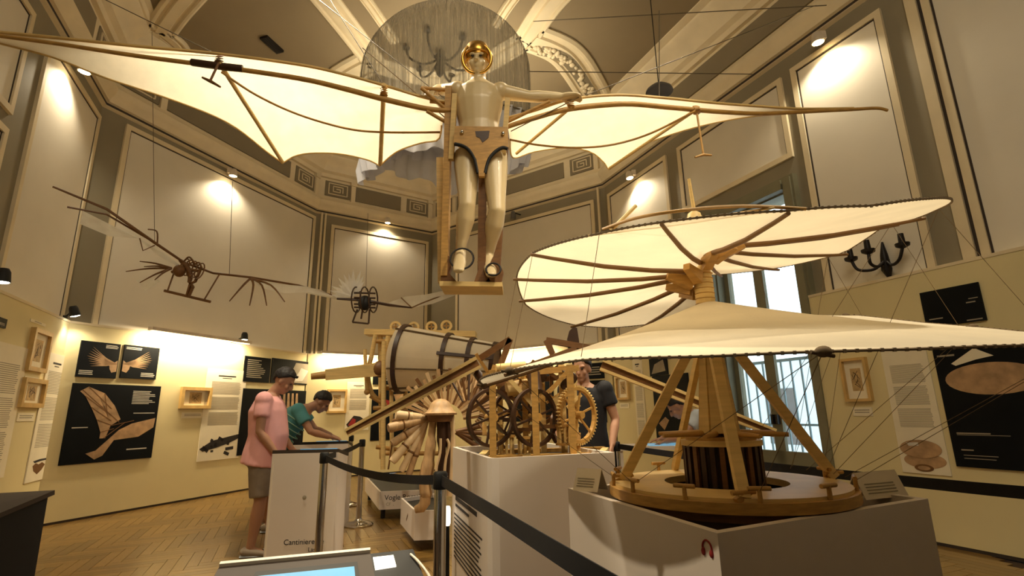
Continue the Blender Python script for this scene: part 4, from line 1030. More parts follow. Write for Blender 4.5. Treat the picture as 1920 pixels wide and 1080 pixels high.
def icon(p0, xd, par):
    z = Vector((0, 0, 1)); nn = xd.cross(z); p = p0+nn*.002
    mb = MB(); mb.loft([p+xd*.021*math.cos(a)+z*.024*math.sin(a) for a in np.linspace(-.1, PI+.1, 12)], .003, 5)
    for s in (-1, 1): mb.ell(p+xd*.018*s-z*.010, (.007, .007, .012), rotz(math.atan2(xd.y, xd.x)))
    return stuff(mb.build('headphone_sign', M['print_red'], par, smooth=60))
xd = (NN-NL).normalized(); dd = atplane(1327, 1029, Vector((xd.y, -xd.x, 0)), Vector((xd.y, -xd.x, 0)).dot(NN)); icon(dd, xd, pl1)
ZM = .99
ML, MC, MR = atz(849, 838, ZM), atz(918, 860, ZM), atz(1152, 848, ZM)
MK = ML+MR-MC
MC1 = MC+(ML-MC).normalized()*.06; MC2 = MC+(MR-MC).normalized()*.06; MCm = MC+((ML-MC).normalized()+(MR-MC).normalized())*.018
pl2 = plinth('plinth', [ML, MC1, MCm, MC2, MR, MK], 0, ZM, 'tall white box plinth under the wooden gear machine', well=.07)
xd = (MC-ML).normalized(); nn = xd.cross(Vector((0, 0, 1)))
def onface(a, z): return Vector((ML.x, ML.y, 0))+xd*a+nn*.002+Vector((0, 0, z))
LF = (MC-ML).length
mb = MB()
for k_ in range(2): mb.beam(onface(LF*.12, .62-.05*k_), onface(LF*(.72-.2*k_), .62-.05*k_), .03-.012*k_, .002, nn)
stuff(mb.build('heading_lines', M['ink_dark'], pl2))
mb = MB()
for k_ in range(11): mb.beam(onface(LF*.08, .50-.03*k_), onface(LF*random.uniform(.72, .85), .50-.03*k_), .011, .002, nn)
stuff(mb.build('text_lines', M['ink_dark'], pl2))
# tent card and flat card on the screw plinth
def tent(c, yaw, wd, h, dp, label):
    t = thing('tent_card', c, label, 'card', 'folded cards on the screw plinth'); R3 = rotz(yaw); q = lambda x, y, z: Vector(c)+R3 @ Vector((x, y, z))
    for s in (-1, 1):
        mb = MB(); mb.hexa([q(-wd/2, s*dp, 0), q(wd/2, s*dp, 0), q(wd/2, s*dp+.003, 0), q(-wd/2, s*dp+.003, 0)], [q(-wd/2, 0, h), q(wd/2, 0, h), q(wd/2, .003, h), q(-wd/2, .003, h)]); f = mb.build('card_face', M['plinth_edge'], t)
        if s < 0:
            mb = MB()
            for k_ in range(4): zz = h*(.22+.11*k_); yy = s*dp*(1-zz/h)-.002; mb.beam(q(-wd*.38, yy, zz), q(wd*.3, yy, zz), .004, .001, (0, -1, .4))
            stuff(mb.build('text_lines', M['ink'], f))
    return t
pc = atz(1104, 920, ZB); tent((pc.x+.01, pc.y+.02, ZB), math.radians(-38), .13, .095, .05, 'white folded tent card with fine print on the left corner of the screw plinth')
pc = atz(1652, 925, ZB+.005); tent((pc.x, pc.y+.02, ZB-.01), math.radians(20), .25, .10, .04, 'white folded card inside the right corner of the screw plinth')

# ================================================================ AERIAL SCREW
SCX, SCY = (NL.x+NR.x)/2, (NL.y+NR.y)/2-.05
ZP = .955
sc_ = thing('aerial_screw', (SCX, SCY, ZB-.12), 'large wooden aerial screw with spiral canvas sail on a round platform', 'aerial screw')
SAX = SCX; SCX -= .035
def S_(r, th, z): a = math.radians(th); return Vector((SCX+r*math.cos(a), SCY+r*math.sin(a), z))
RP = .49
def ring(r0, r1, z0, z1, nm, m, n=56):
    mb = MB(); mb.lathe([(r0, z0), (r1, z0), (r1, z1), (r0, z1), (r0, z0)], (SCX, SCY, 0), n); return mb.build(nm, M[m], sc_, smooth=35)
ring(.25, RP-.02, ZP-.028, ZP, 'platform_ring', 'pine'); ring(.40, RP, ZP-.05, ZP-.012, 'platform_rim', 'oak'); ring(.20, RP-.03, ZP-.082, ZP-.052, 'lower_ring', 'brownwood')
ring(.02, .26, ZP-.05, ZP-.036, 'well_floor', 'darkwood')
ring(.30, RP-.05, ZP-.115, ZP-.084, 'base_ring', 'darkwood')
for k_ in range(6):
    a = 20+60*k_; c_ = S_(.38, a, 0); mb = MB(); mb.box((c_.x, c_.y, (ZB-.12+ZP-.115)/2), (.07, .07, ZP-.115-(ZB-.12)), rotz(math.radians(a))); mb.build('support_block', M['brownwood'], sc_)
# drum with upright slats, caps and capstan bars
ZD0, ZD1 = ZP-.03, ZP+.15
DR = .155
for k_ in range(26):
    a = k_*360/26; mb = MB(); mb.beam(S_(DR, a, ZD0), S_(DR, a, ZD1), .020, .014, S_(1, a, 0)-S_(0, a, 0)); mb.build('drum_slat', M['darkwood' if k_ % 3 else 'brownwood'], sc_)
mb = MB(); mb.lathe([(DR-.035, ZD0), (DR-.035, ZD1)], (SCX, SCY, 0), 24); mb.build('drum_core', M['darkwood'], sc_)
ring(.02, DR+.012, ZD1, ZD1+.022, 'drum_cap', 'pine', 32); ring(.02, DR-.01, ZD1+.022, ZD1+.035, 'drum_cap', 'oak', 32)
for k_ in range(4):
    a = 12+45*k_; mb = MB(); mb.loft([S_(.27, a, ZD1+.045), S_(.1, a, ZD1+.05), S_(.1, a+180, ZD1+.05), S_(.27, a+180, ZD1+.045)], [.009, .013, .013, .009], 8); mb.build('capstan_bar', M['oak'], sc_, smooth=60)
# mast: tapering four-sided column then round head
ZT_ = 1.79
for k_ in range(8):
    a = 45*k_+22; mb = MB(); mb.beam(S_(.078, a, ZD1+.05), S_(.03, a, 1.66), .062, .014, S_(1, a, 0)-S_(0, a, 0), .024, .012); mb.build('mast_stave', M['pine'], sc_)
mb = MB(); mb.lathe([(.03, 1.60), (.038, 1.66), (.043, 1.74), (.043, 1.84), (.036, 1.90), (.03, 2.04), (.02, 2.08)], (SCX, SCY, 0), 16); mb.build('mast_head', M['pine'], sc_, smooth=50)
for z in np.arange(1.66, 1.90, .024):
    mb = MB(); mb.lathe([(.040, z-.003), (.047, z), (.040, z+.003)], (SCX, SCY, 0), 16); mb.build('lashing', M['oak'], sc_, smooth=60)
mb = MB(); mb.tube(S_(0, 0, 2.05), S_(.02, 200, 2.36), .012, .008); mb.build('mast_tip', M['pine'], sc_)
mb = MB(); mb.lathe([(.05, 2.10), (.03, 2.18), (.016, 2.19)], (SCX-.01, SCY, 0), 12); mb.build('mast_collar', M['pine'], sc_, smooth=40)
# struts from the platform to the mast
for (x, y), at_ in (((1168, 900), 1.62), ((1395, 935), 1.60), ((1565, 895), 1.64)):
    p = atz(x, y, ZP); top = S_(.035, math.degrees(math.atan2(p.y-SCY, p.x-SCX)), at_)
    mb = MB(); mb.beam(p, top, .042, .024, (0, 1, 0)); s = mb.build('strut', M['pine'], sc_)
    mb = MB(); d = (top-p).normalized(); mb.beam(p-d*.01-Vector((.03, 0, 0)), p+d*.03+Vector((.03, 0, 0)), .02, .02); mb.tube(p+Vector((-.045, -.01, .02)), p+Vector((.045, .01, .02)), .008); mb.build('strut_foot', M['oak'], s)
mb = MB(); mb.beam(S_(.46, 100, ZP), S_(.035, 100, 1.62), .042, .024, (1, 0, 0)); mb.build('strut', M['pine'], sc_)
# T pegs round the rim
for a in (-157, -128, -98, -66, -30, 8, 60, 110, 150, 178):
    mb = MB(); p = S_(RP-.015, a, ZP-.05); t_ = S_(1, a+90, 0)-S_(0, 0, 0); t_ = Vector((-math.sin(math.radians(a)), math.cos(math.radians(a)), 0))
    mb.tube(p, p+Vector((0, 0, .085)), .009, .008); mb.tube(p+Vector((0, 0, .085))-t_*.038, p+Vector((0, 0, .085))+t_*.038, .008); mb.build('rim_peg', M['oak'], sc_, smooth=60)
# canvas: one spiral, lower turn wide and low, upper turn flat and high
def tab(T, th):
    for (a, va), (b_, vb) in zip(T, T[1:]):
        if a <= th <= b_:
            t = (th-a)/(b_-a); t = t*t*(3-2*t) if False else t
            return va+(vb-va)*t
    return T[-1][1]
TR = [(-188, 1.085), (-180, 1.085), (-135, 1.10), (-90, 1.15), (-45, 1.17), (-15, 1.20), (0, 1.18), (10, 1.15), (30, 1.12), (60, 1.05), (95, .90), (130, .88), (180, .912), (200, .90), (225, .88), (264, .87), (300, .88), (330, .91), (355, .94), (378, .9), (403, .88), (430, .87)]
TZ = [(-188, 1.388), (-180, 1.393), (-131, 1.405), (-113, 1.388), (-90, 1.385), (-60, 1.40), (-40, 1.44), (-12, 1.54), (10, 1.655), (28, 1.76), (60, 1.80), (95, 1.79), (110, 1.762), (130, 1.757), (165, 1.80), (180, 1.88), (200, 1.90), (224, 1.87), (245, 1.852), (264, 1.845), (282, 1.86), (300, 1.92), (320, 1.99), (340, 2.06), (355, 2.10), (364, 2.13), (379, 2.06), (404, 2.065), (430, 2.085)]
TI = [(-188, 1.73), (0, 1.74), (60, 1.755), (95, 1.85), (140, 1.87), (225, 1.91), (264, 1.97), (300, 2.0), (360, 2.02), (430, 2.0)]
def SP(th, f):
    R = tab(TR, th); r = .045+(R-.045)*f; zi, zr = tab(TI, th), tab(TZ, th)
    z = zi+(zr-zi)*f-.02*math.sin(PI*f)
    a = math.radians(th); return Vector((SAX-.03*(1-f)+r*math.cos(a), SCY+r*math.sin(a), z))
def sail_mesh(t0, t1, nm):
    n = int((t1-t0)/4)+1; mb = MB(); rows = [[SP(t0+(t1-t0)*i/(n-1), k_/9) for k_ in range(10)] for i in range(n)]
    mb.grid(rows); s = mb.build(nm, M['sail' if nm == 'upper_sail' else 'sail_low'], sc_, smooth=80)
    mb = MB(); mb.loft([r[-1] for r in rows], .0038, 5); mb.build('rim_cord', M['rope'], s, smooth=60)
    mb = MB()
    for i in range(0, (n-1)*3):
        th = t0+(t1-t0)*i/((n-1)*3); p = SP(th, 1); q = SP(th, .985); mb.box(p, (.005, .007, .009), rotz(math.radians(th)))
    stuff(mb.build('rim_stitching', M['rope'], s))
    return s
sail_mesh(-188, 95, 'lower_sail'); sail_mesh(95, 430, 'upper_sail')
for th in (97, 131, 168, 180, 201, 240, 264, 351, 361, 379, 403, 424):
    mb = MB(); P = [SP(th, f)+Vector((0, 0, -.013)) for f in (.03, .3, .6, .9, 1.02)]; mb.loft(P, [.012, .011, .010, .008, .007], 7); mb.build('rib', M['batten'], sc_, smooth=60)
for th in (-186, -150, -62, -20, 20, 60):
    mb = MB(); P = [SP(th, f)+Vector((0, 0, -.011)) for f in (.05, .4, .8, 1.02)]; mb.loft(P, .007, 6); mb.build('rib', M['batten'], sc_, smooth=60)
# hub blocks where the ribs meet
for th in (110, 150, 185, 225, 265, 300, 345):
    a = SP(th, .02); e = SP(th, .16); mb = MB(); mb.beam(a+Vector((0, 0, -.06)), e+Vector((0, 0, -.014)), .045, .06, (0, 0, 1), .03, .03); mb.build('hub_block', M['oak'], sc_)
# iron eyelets with cords down to the platform
for th, ends in ((0, (0, 20)), (-35, (-30, -12)), (-100, (-157, -98)), (30, (8, 30)), (-186, (178,)), (-150, (-157,))):
    p = SP(th, 1.0); 
    mb = MB(); mb.ell(p, (.018, .022, .014)); mb.tube(p+Vector((-.03, 0, 0)), p+Vector((.03, .01, -.01)), .005); mb.build('eyelet', M['rope'], sc_, smooth=60)
    for e in ends: mb = MB(); mb.tube(p, S_(RP-.02, e, ZP+.02), .0011, n=5); mb.build('guy_cord', M['rope'], sc_)
for th in (125, 150, 180, 200, 225, 340, 362, 385, 410):
    p = SP(th, 1.0); q = SP(th-360, .92 if th < 300 else .98)
    mb = MB(); mb.tube(p, q, .0012, n=5); mb.build('guy_cord', M['rope'], sc_)
for a, b_ in ((362, 60), (385, 30), (340, 8)):
    mb = MB(); mb.tube(SP(a, 1), S_(RP, b_, ZP+.03), .0012, n=5); mb.build('guy_cord', M['rope'], sc_)
# light outline battens standing above the sail
mb = MB(); mb.loft(spline([SP(226, 1)+Vector((0, 0, .012)), SP(234, 1)+Vector((0, 0, .028)), SP(244, .99)+Vector((0, 0, .034)), SP(256, .99)+Vector((0, 0, .026)), SP(268, 1)], 5), .006, 6); mb.build('top_hoop', M['oak'], sc_, smooth=60)
mb = MB(); mb.tube(SP(222, 1), SP(262, 1)+Vector((0, 0, .012)), .004); mb.build('top_batten', M['pine'], sc_)
p = SP(228, 1); mb = MB(); mb.tube(p, p+Vector((.10, .02, .10)), .007); mb.build('corner_peg', M['pine'], sc_)

# ================================================================ GEAR MACHINE WITH TWO BEATING ARMS
GY = 4.0
gm = thing('gear_machine', aty(1000, 850, GY), 'wooden flapping machine with three spoked gear wheels and two long raised arms', 'machine')
def gb(a, b_, wd, dp, m, nm, up=(0, 1, 0), par=None):
    mb = MB(); mb.beam(aty(*a), aty(*b_), wd, dp, up); return mb.build(nm, M[m], par or gm)
def zx(x, z, Y): p = aty(x, 780, Y); return Vector((p.x, p.y, z))
# base frame and posts
for x0, x1, Y in ((915, 1120, 3.74), (905, 1130, 4.3)):
    a, b_ = zx(x0, ZM-.045, Y), zx(x1, ZM-.045, Y+.12); mb = MB(); mb.beam(a, b_, .06, .05); mb.build('base_rail', M['oak'], gm)
for x in (900, 985, 1075, 1120):
    mb = MB(); mb.beam(zx(x, ZM-.045, 3.72), zx(x+12, ZM-.045, 4.34), .05, .05); mb.build('base_crossbar', M['pine'], gm)
for x, y0, Y, m in ((924, 694, 3.60, 'oak'), (938, 690, 4.25, 'pine'), (1004, 690, 3.66, 'oak'), (1018, 690, 4.3, 'pine'), (1056, 684, 4.0, 'pine'), (1072, 684, 3.78, 'oak'), (1078, 690, 4.3, 'pine'), (985, 690, 4.2, 'oak')):
    b0 = zx(x, ZM-.07, Y); t0 = aty(x, y0, Y); mb = MB(); mb.beam(b0, Vector((b0.x, b0.y, t0.z)), .045, .045, (0, 1, 0)); mb.build('post', M[m], gm)
def wheel(x, y, Y, R, yaw, m, teeth=False, spokes=6):
    c = aty(x, y, Y); nx = Vector((math.sin(yaw), -math.cos(yaw), 0)); ux = Vector((math.cos(yaw), math.sin(yaw), 0)); uz = Vector((0, 0, 1))
    pt = lambda r, a, o=0: c+ux*r*math.cos(a)+uz*r*math.sin(a)+nx*o
    mb = MB(); N = 44; rows = [[pt(r, 2*PI*k_/N, o) for k_ in range(N+1)] for r, o in ((R, -.016), (R, .016), (R-.022, .016), (R-.022, -.016), (R, -.016))]
    mb.grid(rows); w_ = mb.build('gear_wheel', M[m], gm, smooth=30)
    for k_ in range(spokes): a = 2*PI*k_/spokes+.3; mb = MB(); mb.beam(pt(.02, a), pt(R-.015, a), .014, .012, nx); mb.build('spoke', M[m], w_)
    mb = MB(); mb.tube(pt(0, 0, -.05), pt(0, 0, .05), .028, n=12); mb.build('hub', M['oak'], w_, smooth=40)
    if teeth:
        for k_ in range(52): a = 2*PI*k_/52; mb = MB(); mb.beam(pt(R-.004, a), pt(R+.016, a), .011, .03, nx, .007, .03); mb.build('tooth', M['pine'], w_)
wheel(921, 783, 3.80, .205, math.radians(38), 'darkwood'); wheel(1003, 782, 3.86, .21, math.radians(38), 'darkwood'); wheel(1083, 778, 3.98, .205, math.radians(42), 'oak', True)
wheel(960, 775, 4.15, .17, math.radians(30), 'darkwood', False, 8); wheel(1048, 800, 4.1, .13, math.radians(60), 'brownwood')
# lantern pinions and rollers
for x, y, Y in ((1058, 815, 3.9), (985, 838, 3.9), (950, 835, 3.95)):
    c = aty(x, y, Y)
    for k_ in range(8): a = k_*PI/4; mb = MB(); o = Vector((.045*math.cos(a), .045*math.sin(a), 0)); mb.tube(c+o+Vector((0, 0, -.06)), c+o+Vector((0, 0, .06)), .010, n=6); mb.build('pinion_bar', M['pine'], gm)
    for s in (-1, 1): mb = MB(); mb.lathe([(1e-4, -.008), (.065, -.008), (.065, .008), (1e-4, .008)], c+Vector((0, 0, s*.065)), 16); mb.build('pinion_plate', M['oak'], gm, smooth=40)
# many thin laths, ropes and uprights inside the frame
random.seed(21)
for k_ in range(34):
    x = random.uniform(895, 1088); y = random.uniform(688, 830); Y = random.uniform(3.95, 4.4); a = random.choice((0, 0, PI/2, PI/2, .6, -.6, 1.0)); l_ = random.uniform(25, 70)
    mb = MB(); mb.beam(aty(x-l_/2*math.cos(a), y-l_/2*math.sin(a), Y), aty(x+l_/2*math.cos(a), y+l_/2*math.sin(a), Y+random.uniform(-.08, .08)), random.uniform(.018, .036), random.uniform(.018, .03), (0, 1, 0)); mb.build('lath', M[random.choice(('oak', 'pine', 'oak', 'brownwood', 'darkwood'))], gm)
for k_ in range(7):
    c = aty(random.uniform(905, 1080), random.uniform(700, 760), random.uniform(3.95, 4.2)); mb = MB(); mb.lathe([(.012, -.02), (.05, -.018), (.04, 0), (.05, .018), (.012, .02)], c, 16, Matrix.Rotation(PI/2, 3, 'X') @ Matrix.Rotation(random.uniform(-.6, .6), 3, 'Y')); mb.build('pulley', M[random.choice(('oak', 'darkwood', 'pine'))], gm, smooth=40)
# braces, rails, drums and pulleys in the upper frame
for a, b_, wd, m in (((905, 706, 3.9), (1085, 690, 4.0), .045, 'oak'), ((925, 720, 4.2), (1080, 705, 4.25), .04, 'brownwood'), ((945, 700, 3.86), (1000, 760, 3.86), .03, 'pine'), ((1030, 735, 3.9), (1070, 690, 3.9), .03, 'oak'),
                     ((1005, 755, 4.0), (1060, 705, 4.0), .03, 'oak'), ((955, 745, 4.1), (1010, 715, 4.1), .035, 'pine'), ((925, 690, 4.1), (980, 705, 3.9), .05, 'oak'), ((880, 770, 4.1), (930, 735, 4.1), .025, 'brownwood'), ((1035, 790, 4.2), (1090, 740, 4.2), .025, 'pine')):
    gb(a, b_, wd, wd*.8, m, 'brace')
for a, b_, r, m in (((950, 730, 4.0), (1000, 722, 4.05), .055, 'pine'), ((895, 700, 4.0), (920, 735, 3.9), .035, 'darkwood'), ((1000, 700, 3.9), (1006, 735, 3.85), .05, 'darkwood'), ((930, 690, 3.9), (985, 685, 3.95), .03, 'pine')):
    mb = MB(); mb.tube(aty(*a), aty(*b_), r, n=14); mb.build('roller', M[m], gm, smooth=40)
mb = MB(); mb.loft(spline([aty(935, 690, 4.0), aty(960, 682, 3.95), aty(1000, 684, 3.95), aty(1040, 690, 4.0), aty(1075, 705, 3.9)], 5), .008, 6); mb.build('drive_rope', M['rope'], gm, smooth=60)
# elbow levers above the frame
for P in ([(900, 672, 4.0), (957, 636, 4.0), (938, 686, 4.0)], [(1120, 655, 4.05), (1024, 638, 4.05), (1036, 664, 4.05), ]):
    for a, b_ in zip(P, P[1:]): gb(a, b_, .045, .045, 'brownwood', 'elbow_lever')
gb((985, 690, 4.0), (1080, 655, 4.05), .05, .05, 'brownwood', 'elbow_lever')
mb = MB(); P = [aty(x, y, 4.05) for x, y in ((1066, 656), (1064, 635), (1068, 620), (1076, 612), (1082, 615), (1086, 640), (1086, 658))]; n = len(P)
mb.add(P+[p+Vector((0, .05, 0)) for p in P], [tuple(range(n)), tuple(reversed(range(n, 2*n)))]+[(i, (i+1) % n, n+(i+1) % n, n+i) for i in range(n)]); mb.build('dark_fin', M['darkwood'], gm)
# long arms: hollow box beams
def arm(a, b_, wd, w1):
    A, B = aty(*a), aty(*b_); up = Vector((0, 0, 1)); d = (B-A).normalized(); x = d.cross(up).normalized()
    y = x.cross(d); mb = MB(); mb.beam(A+y*.036, B+y*.022, wd, .026, y, w1, .018); ar = mb.build('beating_arm', M['pine'], gm)
    mb = MB(); mb.beam(A-y*.036, B-y*.022, wd, .022, y, w1, .016); mb.build('arm_board', M['pine'], ar)
    mb = MB(); mb.beam(A, B, wd*.5, .050, y, w1*.5, .03); mb.build('arm_core', M['brownwood'], ar)
arm((895, 680, 3.95), (650, 812, 3.7), .10, .06); arm((1128, 684, 4.1), (1452, 812, 3.9), .10, .06)

# ================================================================ CANVAS DRUM MACHINE ON A LOW TRAY
TY = 6.35
def tray(name, px, z0, z1, label, th=.02):
    pts = [atz(x, y, z1) for x, y in px]; return plinth(name, pts, z0, z1, label, th, .06), pts
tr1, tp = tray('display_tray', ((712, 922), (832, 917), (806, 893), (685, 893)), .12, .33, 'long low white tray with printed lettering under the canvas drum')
xd = (tp[1]-tp[0]).normalized(); zf = Vector((0, 0, 1))
text('Vogle Rogation', .085, tp[0]+xd*.06-zf*.10, xd, zf, M['ink_dark'], tr1, 'lettering'); text('CF  ,', .05, tp[0]+xd*.08-zf*.165, xd, zf, M['ink'], tr1, 'lettering')
for p in tp: mb = MB(); c = sum(tp, Vector())/4; q = p.lerp(c, .15); mb.lathe([(.03, .006), (.03, .12)], (q.x, q.y, 0), 10); mb.build('caster', M['black'], tr1)
dm = thing('canvas_drum_machine', sum(tp, Vector())/4-Vector((0, 0, .05)), 'wooden machine with a large canvas-covered drum, dark straps and a long paddle', 'machine')
def db(a, b_, r, m, nm, n=8, r1=None): mb = MB(); mb.tube(aty(*a), aty(*b_), r, r1, n); return mb.build(nm, M[m], dm, smooth=50)
T1 = 6.3
# drum: cone with a round left end, seen from its side
cL, cR = aty(747, 672, T1), aty(930, 684, T1-.25)
d = (cR-cL).normalized(); x_ = d.cross(Vector((0, 0, 1))).normalized(); z_ = x_.cross(d)
def dp(t, a, k_=1.): r = .405*(1-t)+.25*t; return cL+(cR-cL)*t+x_*r*k_*.75*math.cos(a)+z_*r*k_*math.sin(a)
mb = MB(); mb.grid([[dp(t, a) for a in np.linspace(0, 2*PI, 37)] for t in np.linspace(0, 1, 8)]); dr = mb.build('drum_canvas', M['sail'], dm, smooth=60)
mb = MB(); mb.grid([[dp(0, a, k_)-d*.13*(1-k_*k_) for a in np.linspace(0, 2*PI, 37)] for k_ in (1, .75, .5, .25, .02)]); mb.build('drum_end', M['sail'], dr, smooth=60)
mb = MB(); mb.grid([[dp(1, a, k_) for a in np.linspace(0, 2*PI, 25)] for k_ in (1, .02)]); mb.build('drum_end', M['brownwood'], dr)
for t in (.06, .52, .76, .99):
    mb = MB(); mb.grid([[dp(tt, a, k_) for a in np.linspace(0, 2*PI, 37)] for tt, k_ in ((t-.02, 1.0), (t-.02, 1.07), (t+.02, 1.07), (t+.02, 1.0))]); mb.build('drum_strap', M['darkwood'], dr, smooth=40)
for a, t0, w_, m in ((.22, .47, .036, 'darkwood'), (.95, 0, .014, 'rope'), (-.35, 0, .012, 'rope'), (-1.1, 0, .012, 'rope'), (2.2, 0, .012, 'rope'), (3.4, 0, .02, 'darkwood')):
    mb = MB(); mb.beam(dp(t0, a, 1.03), dp(1, a, 1.03), w_, .022, dp(0, a)-cL); mb.build('drum_batten', M[m], dr)
# top plank with pulley wheels
mb = MB(); mb.beam(aty(688, 624, T1+.15), aty(893, 628, T1+.1), .22, .07); tpk = mb.build('top_plank', M['pine'], dm)
for x, y in ((742, 613), (776, 614), (809, 613), (837, 611)):
    c = aty(x, y, T1+.1); mb = MB(); rows = [[c+Vector((r*math.cos(a), o, r*math.sin(a))) for a in np.linspace(0, 2*PI, 25)] for r, o in ((.072, -.02), (.072, .02), (.045, .02), (.045, -.02), (.072, -.02))]; mb.grid(rows); pw = mb.build('pulley_wheel', M['pine'], tpk, smooth=40)
    mb = MB(); mb.beam(c+Vector((-.05, 0, 0)), c+Vector((.05, 0, 0)), .014, .014); mb.beam(c+Vector((0, 0, -.05)), c+Vector((0, 0, .05)), .014, .014, (1, 0, 0)); stuff(mb.build('pulley_spokes', M['oak'], pw))
# paddle
pa, pb = aty(735, 690, T1-.1), aty(610, 703, T1-.3)
mb = MB(); mb.beam(pa, pb, .06, .17, (0, 0, 1), .05, .12); pd = mb.build('paddle', M['pine'], dm)
mb = MB(); mb.tube(pb, aty(583, 706, T1-.35), .045, .035); mb.build('paddle_grip', M['oak'], pd, smooth=50)
# left frame: posts, curved bows, lever
for a, b_, r in (((713, 628, T1+.1), (716, 860, T1+.1), .032), ((720, 640, T1-.2), (718, 880, T1-.2), .028), ((733, 690, T1), (735, 860, T1), .025), ((684, 655, T1-.1), (688, 735, T1-.1), .022), ((760, 730, T1+.1), (762, 860, T1+.2), .028), ((820, 700, T1), (822, 800, T1+.1), .028)): db(a, b_, r, 'pine', 'post')
for P in ([(704, 628, T1), (697, 665, T1), (690, 700, T1-.05), (696, 735, T1-.05), (712, 752, T1)], [(728, 630, T1-.1), (722, 660, T1-.1), (716, 690, T1-.1)]):
    mb = MB(); mb.loft(curve_px(P), .028, 8); mb.build('curved_bow', M['pine'], dm, smooth=60)
for a, b_ in (((694, 742, T1-.05), (724, 760, T1)), ((700, 765, T1), (760, 762, T1)), ((705, 838, T1), (760, 845, T1+.1)), ((700, 640, T1), (760, 640, T1+.1)), ((715, 728, T1), (780, 728, T1+.1)), ((720, 850, T1), (830, 850, T1+.1))): db(a, b_, .025, 'oak', 'rail')
mb = MB(); mb.ell(aty(712, 692, T1-.12), (.09, .09, .10)); mb.build('joint_block', M['brownwood'], dm, smooth=60)
c = aty(688, 735, T1-.1); mb = MB(); mb.ell(c, (.035, .035, .035)); mb.build('lever_knob', M['oak'], dm, smooth=60)

# ================================================================ WOODEN AUTOMATON WITH FANNED RODS ON A SMALL TRAY
AY = 4.95
tr2, tp2 = tray('display_tray', ((778, 958), (838, 956), (815, 925), (752, 934)), .10, .36, 'short white tray holding the wooden foot of the fan machine')
mb = MB(); p = tp2[0].lerp(tp2[3], .5); u_ = (tp2[3]-tp2[0]).normalized(); mb.beam(p-Vector((0, 0, .09))-u_*.04, p-Vector((0, 0, .16))+u_*.04, .02, .004, u_.cross(Vector((0, 0, 1)))); mb.build('printed_mark', M['brownwood'], tr2)
fa = thing('fan_machine', (tp2[0]+tp2[2])/2-Vector((0, 0, .05)), 'carved wooden figure machine with dome cap, slatted sunburst and fanned turned rods', 'machine')
def fz(x, y, Y=AY): return aty(x, y, Y)
# dome cap
c = fz(826, 772); mb = MB(); mb.lathe([(.15, -.03), (.155, -.012), (.13, 0), (.10, .05), (.085, .085), (.04, .115), (1e-4, .12)], c, 24); mb.build('dome_cap', M['bark'], fa, smooth=50)
mb = MB(); mb.lathe([(.11, 0), (.12, .03), (.13, .06)], c-Vector((0, 0, .09)), 20); mb.build('cap_collar', M['brownwood'], fa, smooth=50)
# legs and trunk
for P, r, m in (([(812, 785), (808, 830), (803, 870), (797, 905), (800, 935)], [.035, .05, .062, .055, .035], 'bark'), ([(847, 780), (848, 830), (846, 880), (842, 930)], [.025, .03, .03, .025], 'palebark'), ([(829, 790), (829, 840), (826, 890), (824, 930)], [.05, .035, .03, .03], 'darkwood'), ([(840, 790), (843, 840), (842, 900)], [.03, .03, .03], 'darkwood')):
    mb = MB(); mb.loft(spline([fz(*p) for p in P], 4), [r[min(len(r)-1, i//4)] for i in range(len(P)*4-3)], 12); mb.build('leg', M[m], fa, smooth=60)
mb = MB(); mb.loft([fz(798, 925), fz(797, 942), fz(790, 952), fz(778, 956)], [(.05, .05), (.05, .05), (.045, .035), (.03, .02)], 12); mb.build('foot', M['bark'], fa, smooth=60)
for P in ([(826, 822), (825, 850), (818, 880), (822, 900)], [(838, 823), (842, 835), (836, 860), (834, 885), (838, 895)]):
    mb = MB(); mb.loft(spline([fz(x, y, AY-.1) for x, y in P], 4), .012, 8); mb.build('curved_rod', M['palebark'], fa, smooth=60)
# fanned turned rods to the left
hub = fz(803, 785, AY+.05)
for x, y, Y, r, m in ((742, 778, AY-.1, .045, 'palebark'), (728, 803, AY-.15, .045, 'bark'), (735, 832, AY-.1, .038, 'bark'), (735, 866, AY-.1, .04, 'palebark'), (752, 884, AY-.05, .032, 'palebark'), (765, 894, AY, .03, 'bark'), (738, 790, AY+.3, .03, 'brownwood'), (745, 850, AY+.3, .03, 'brownwood')):
    e = fz(x, y, Y); mb = MB(); d = (e-hub); P = [hub+d*t for t in (0, .22, .24, .5, .52, .55, .95, 1.)]
    mb.loft(P, [r*.5, r*.75, r*.85, r*.9, r*.99, r*.9, r, r*.8], 12); ro = mb.build('turned_rod', M[m], fa, smooth=40)
    mb = MB(); q0 = hub+d*.62; mb.loft([q0, q0+d*.02, q0+d*.04], [r*.98, r*1.12, r*.98], 12); mb.build('rod_band', M['brownwood'], ro, smooth=50)
mb = MB(); mb.tube(fz(735, 832), fz(728, 880), .008); mb.build('stay_rod', M['brownwood'], fa)
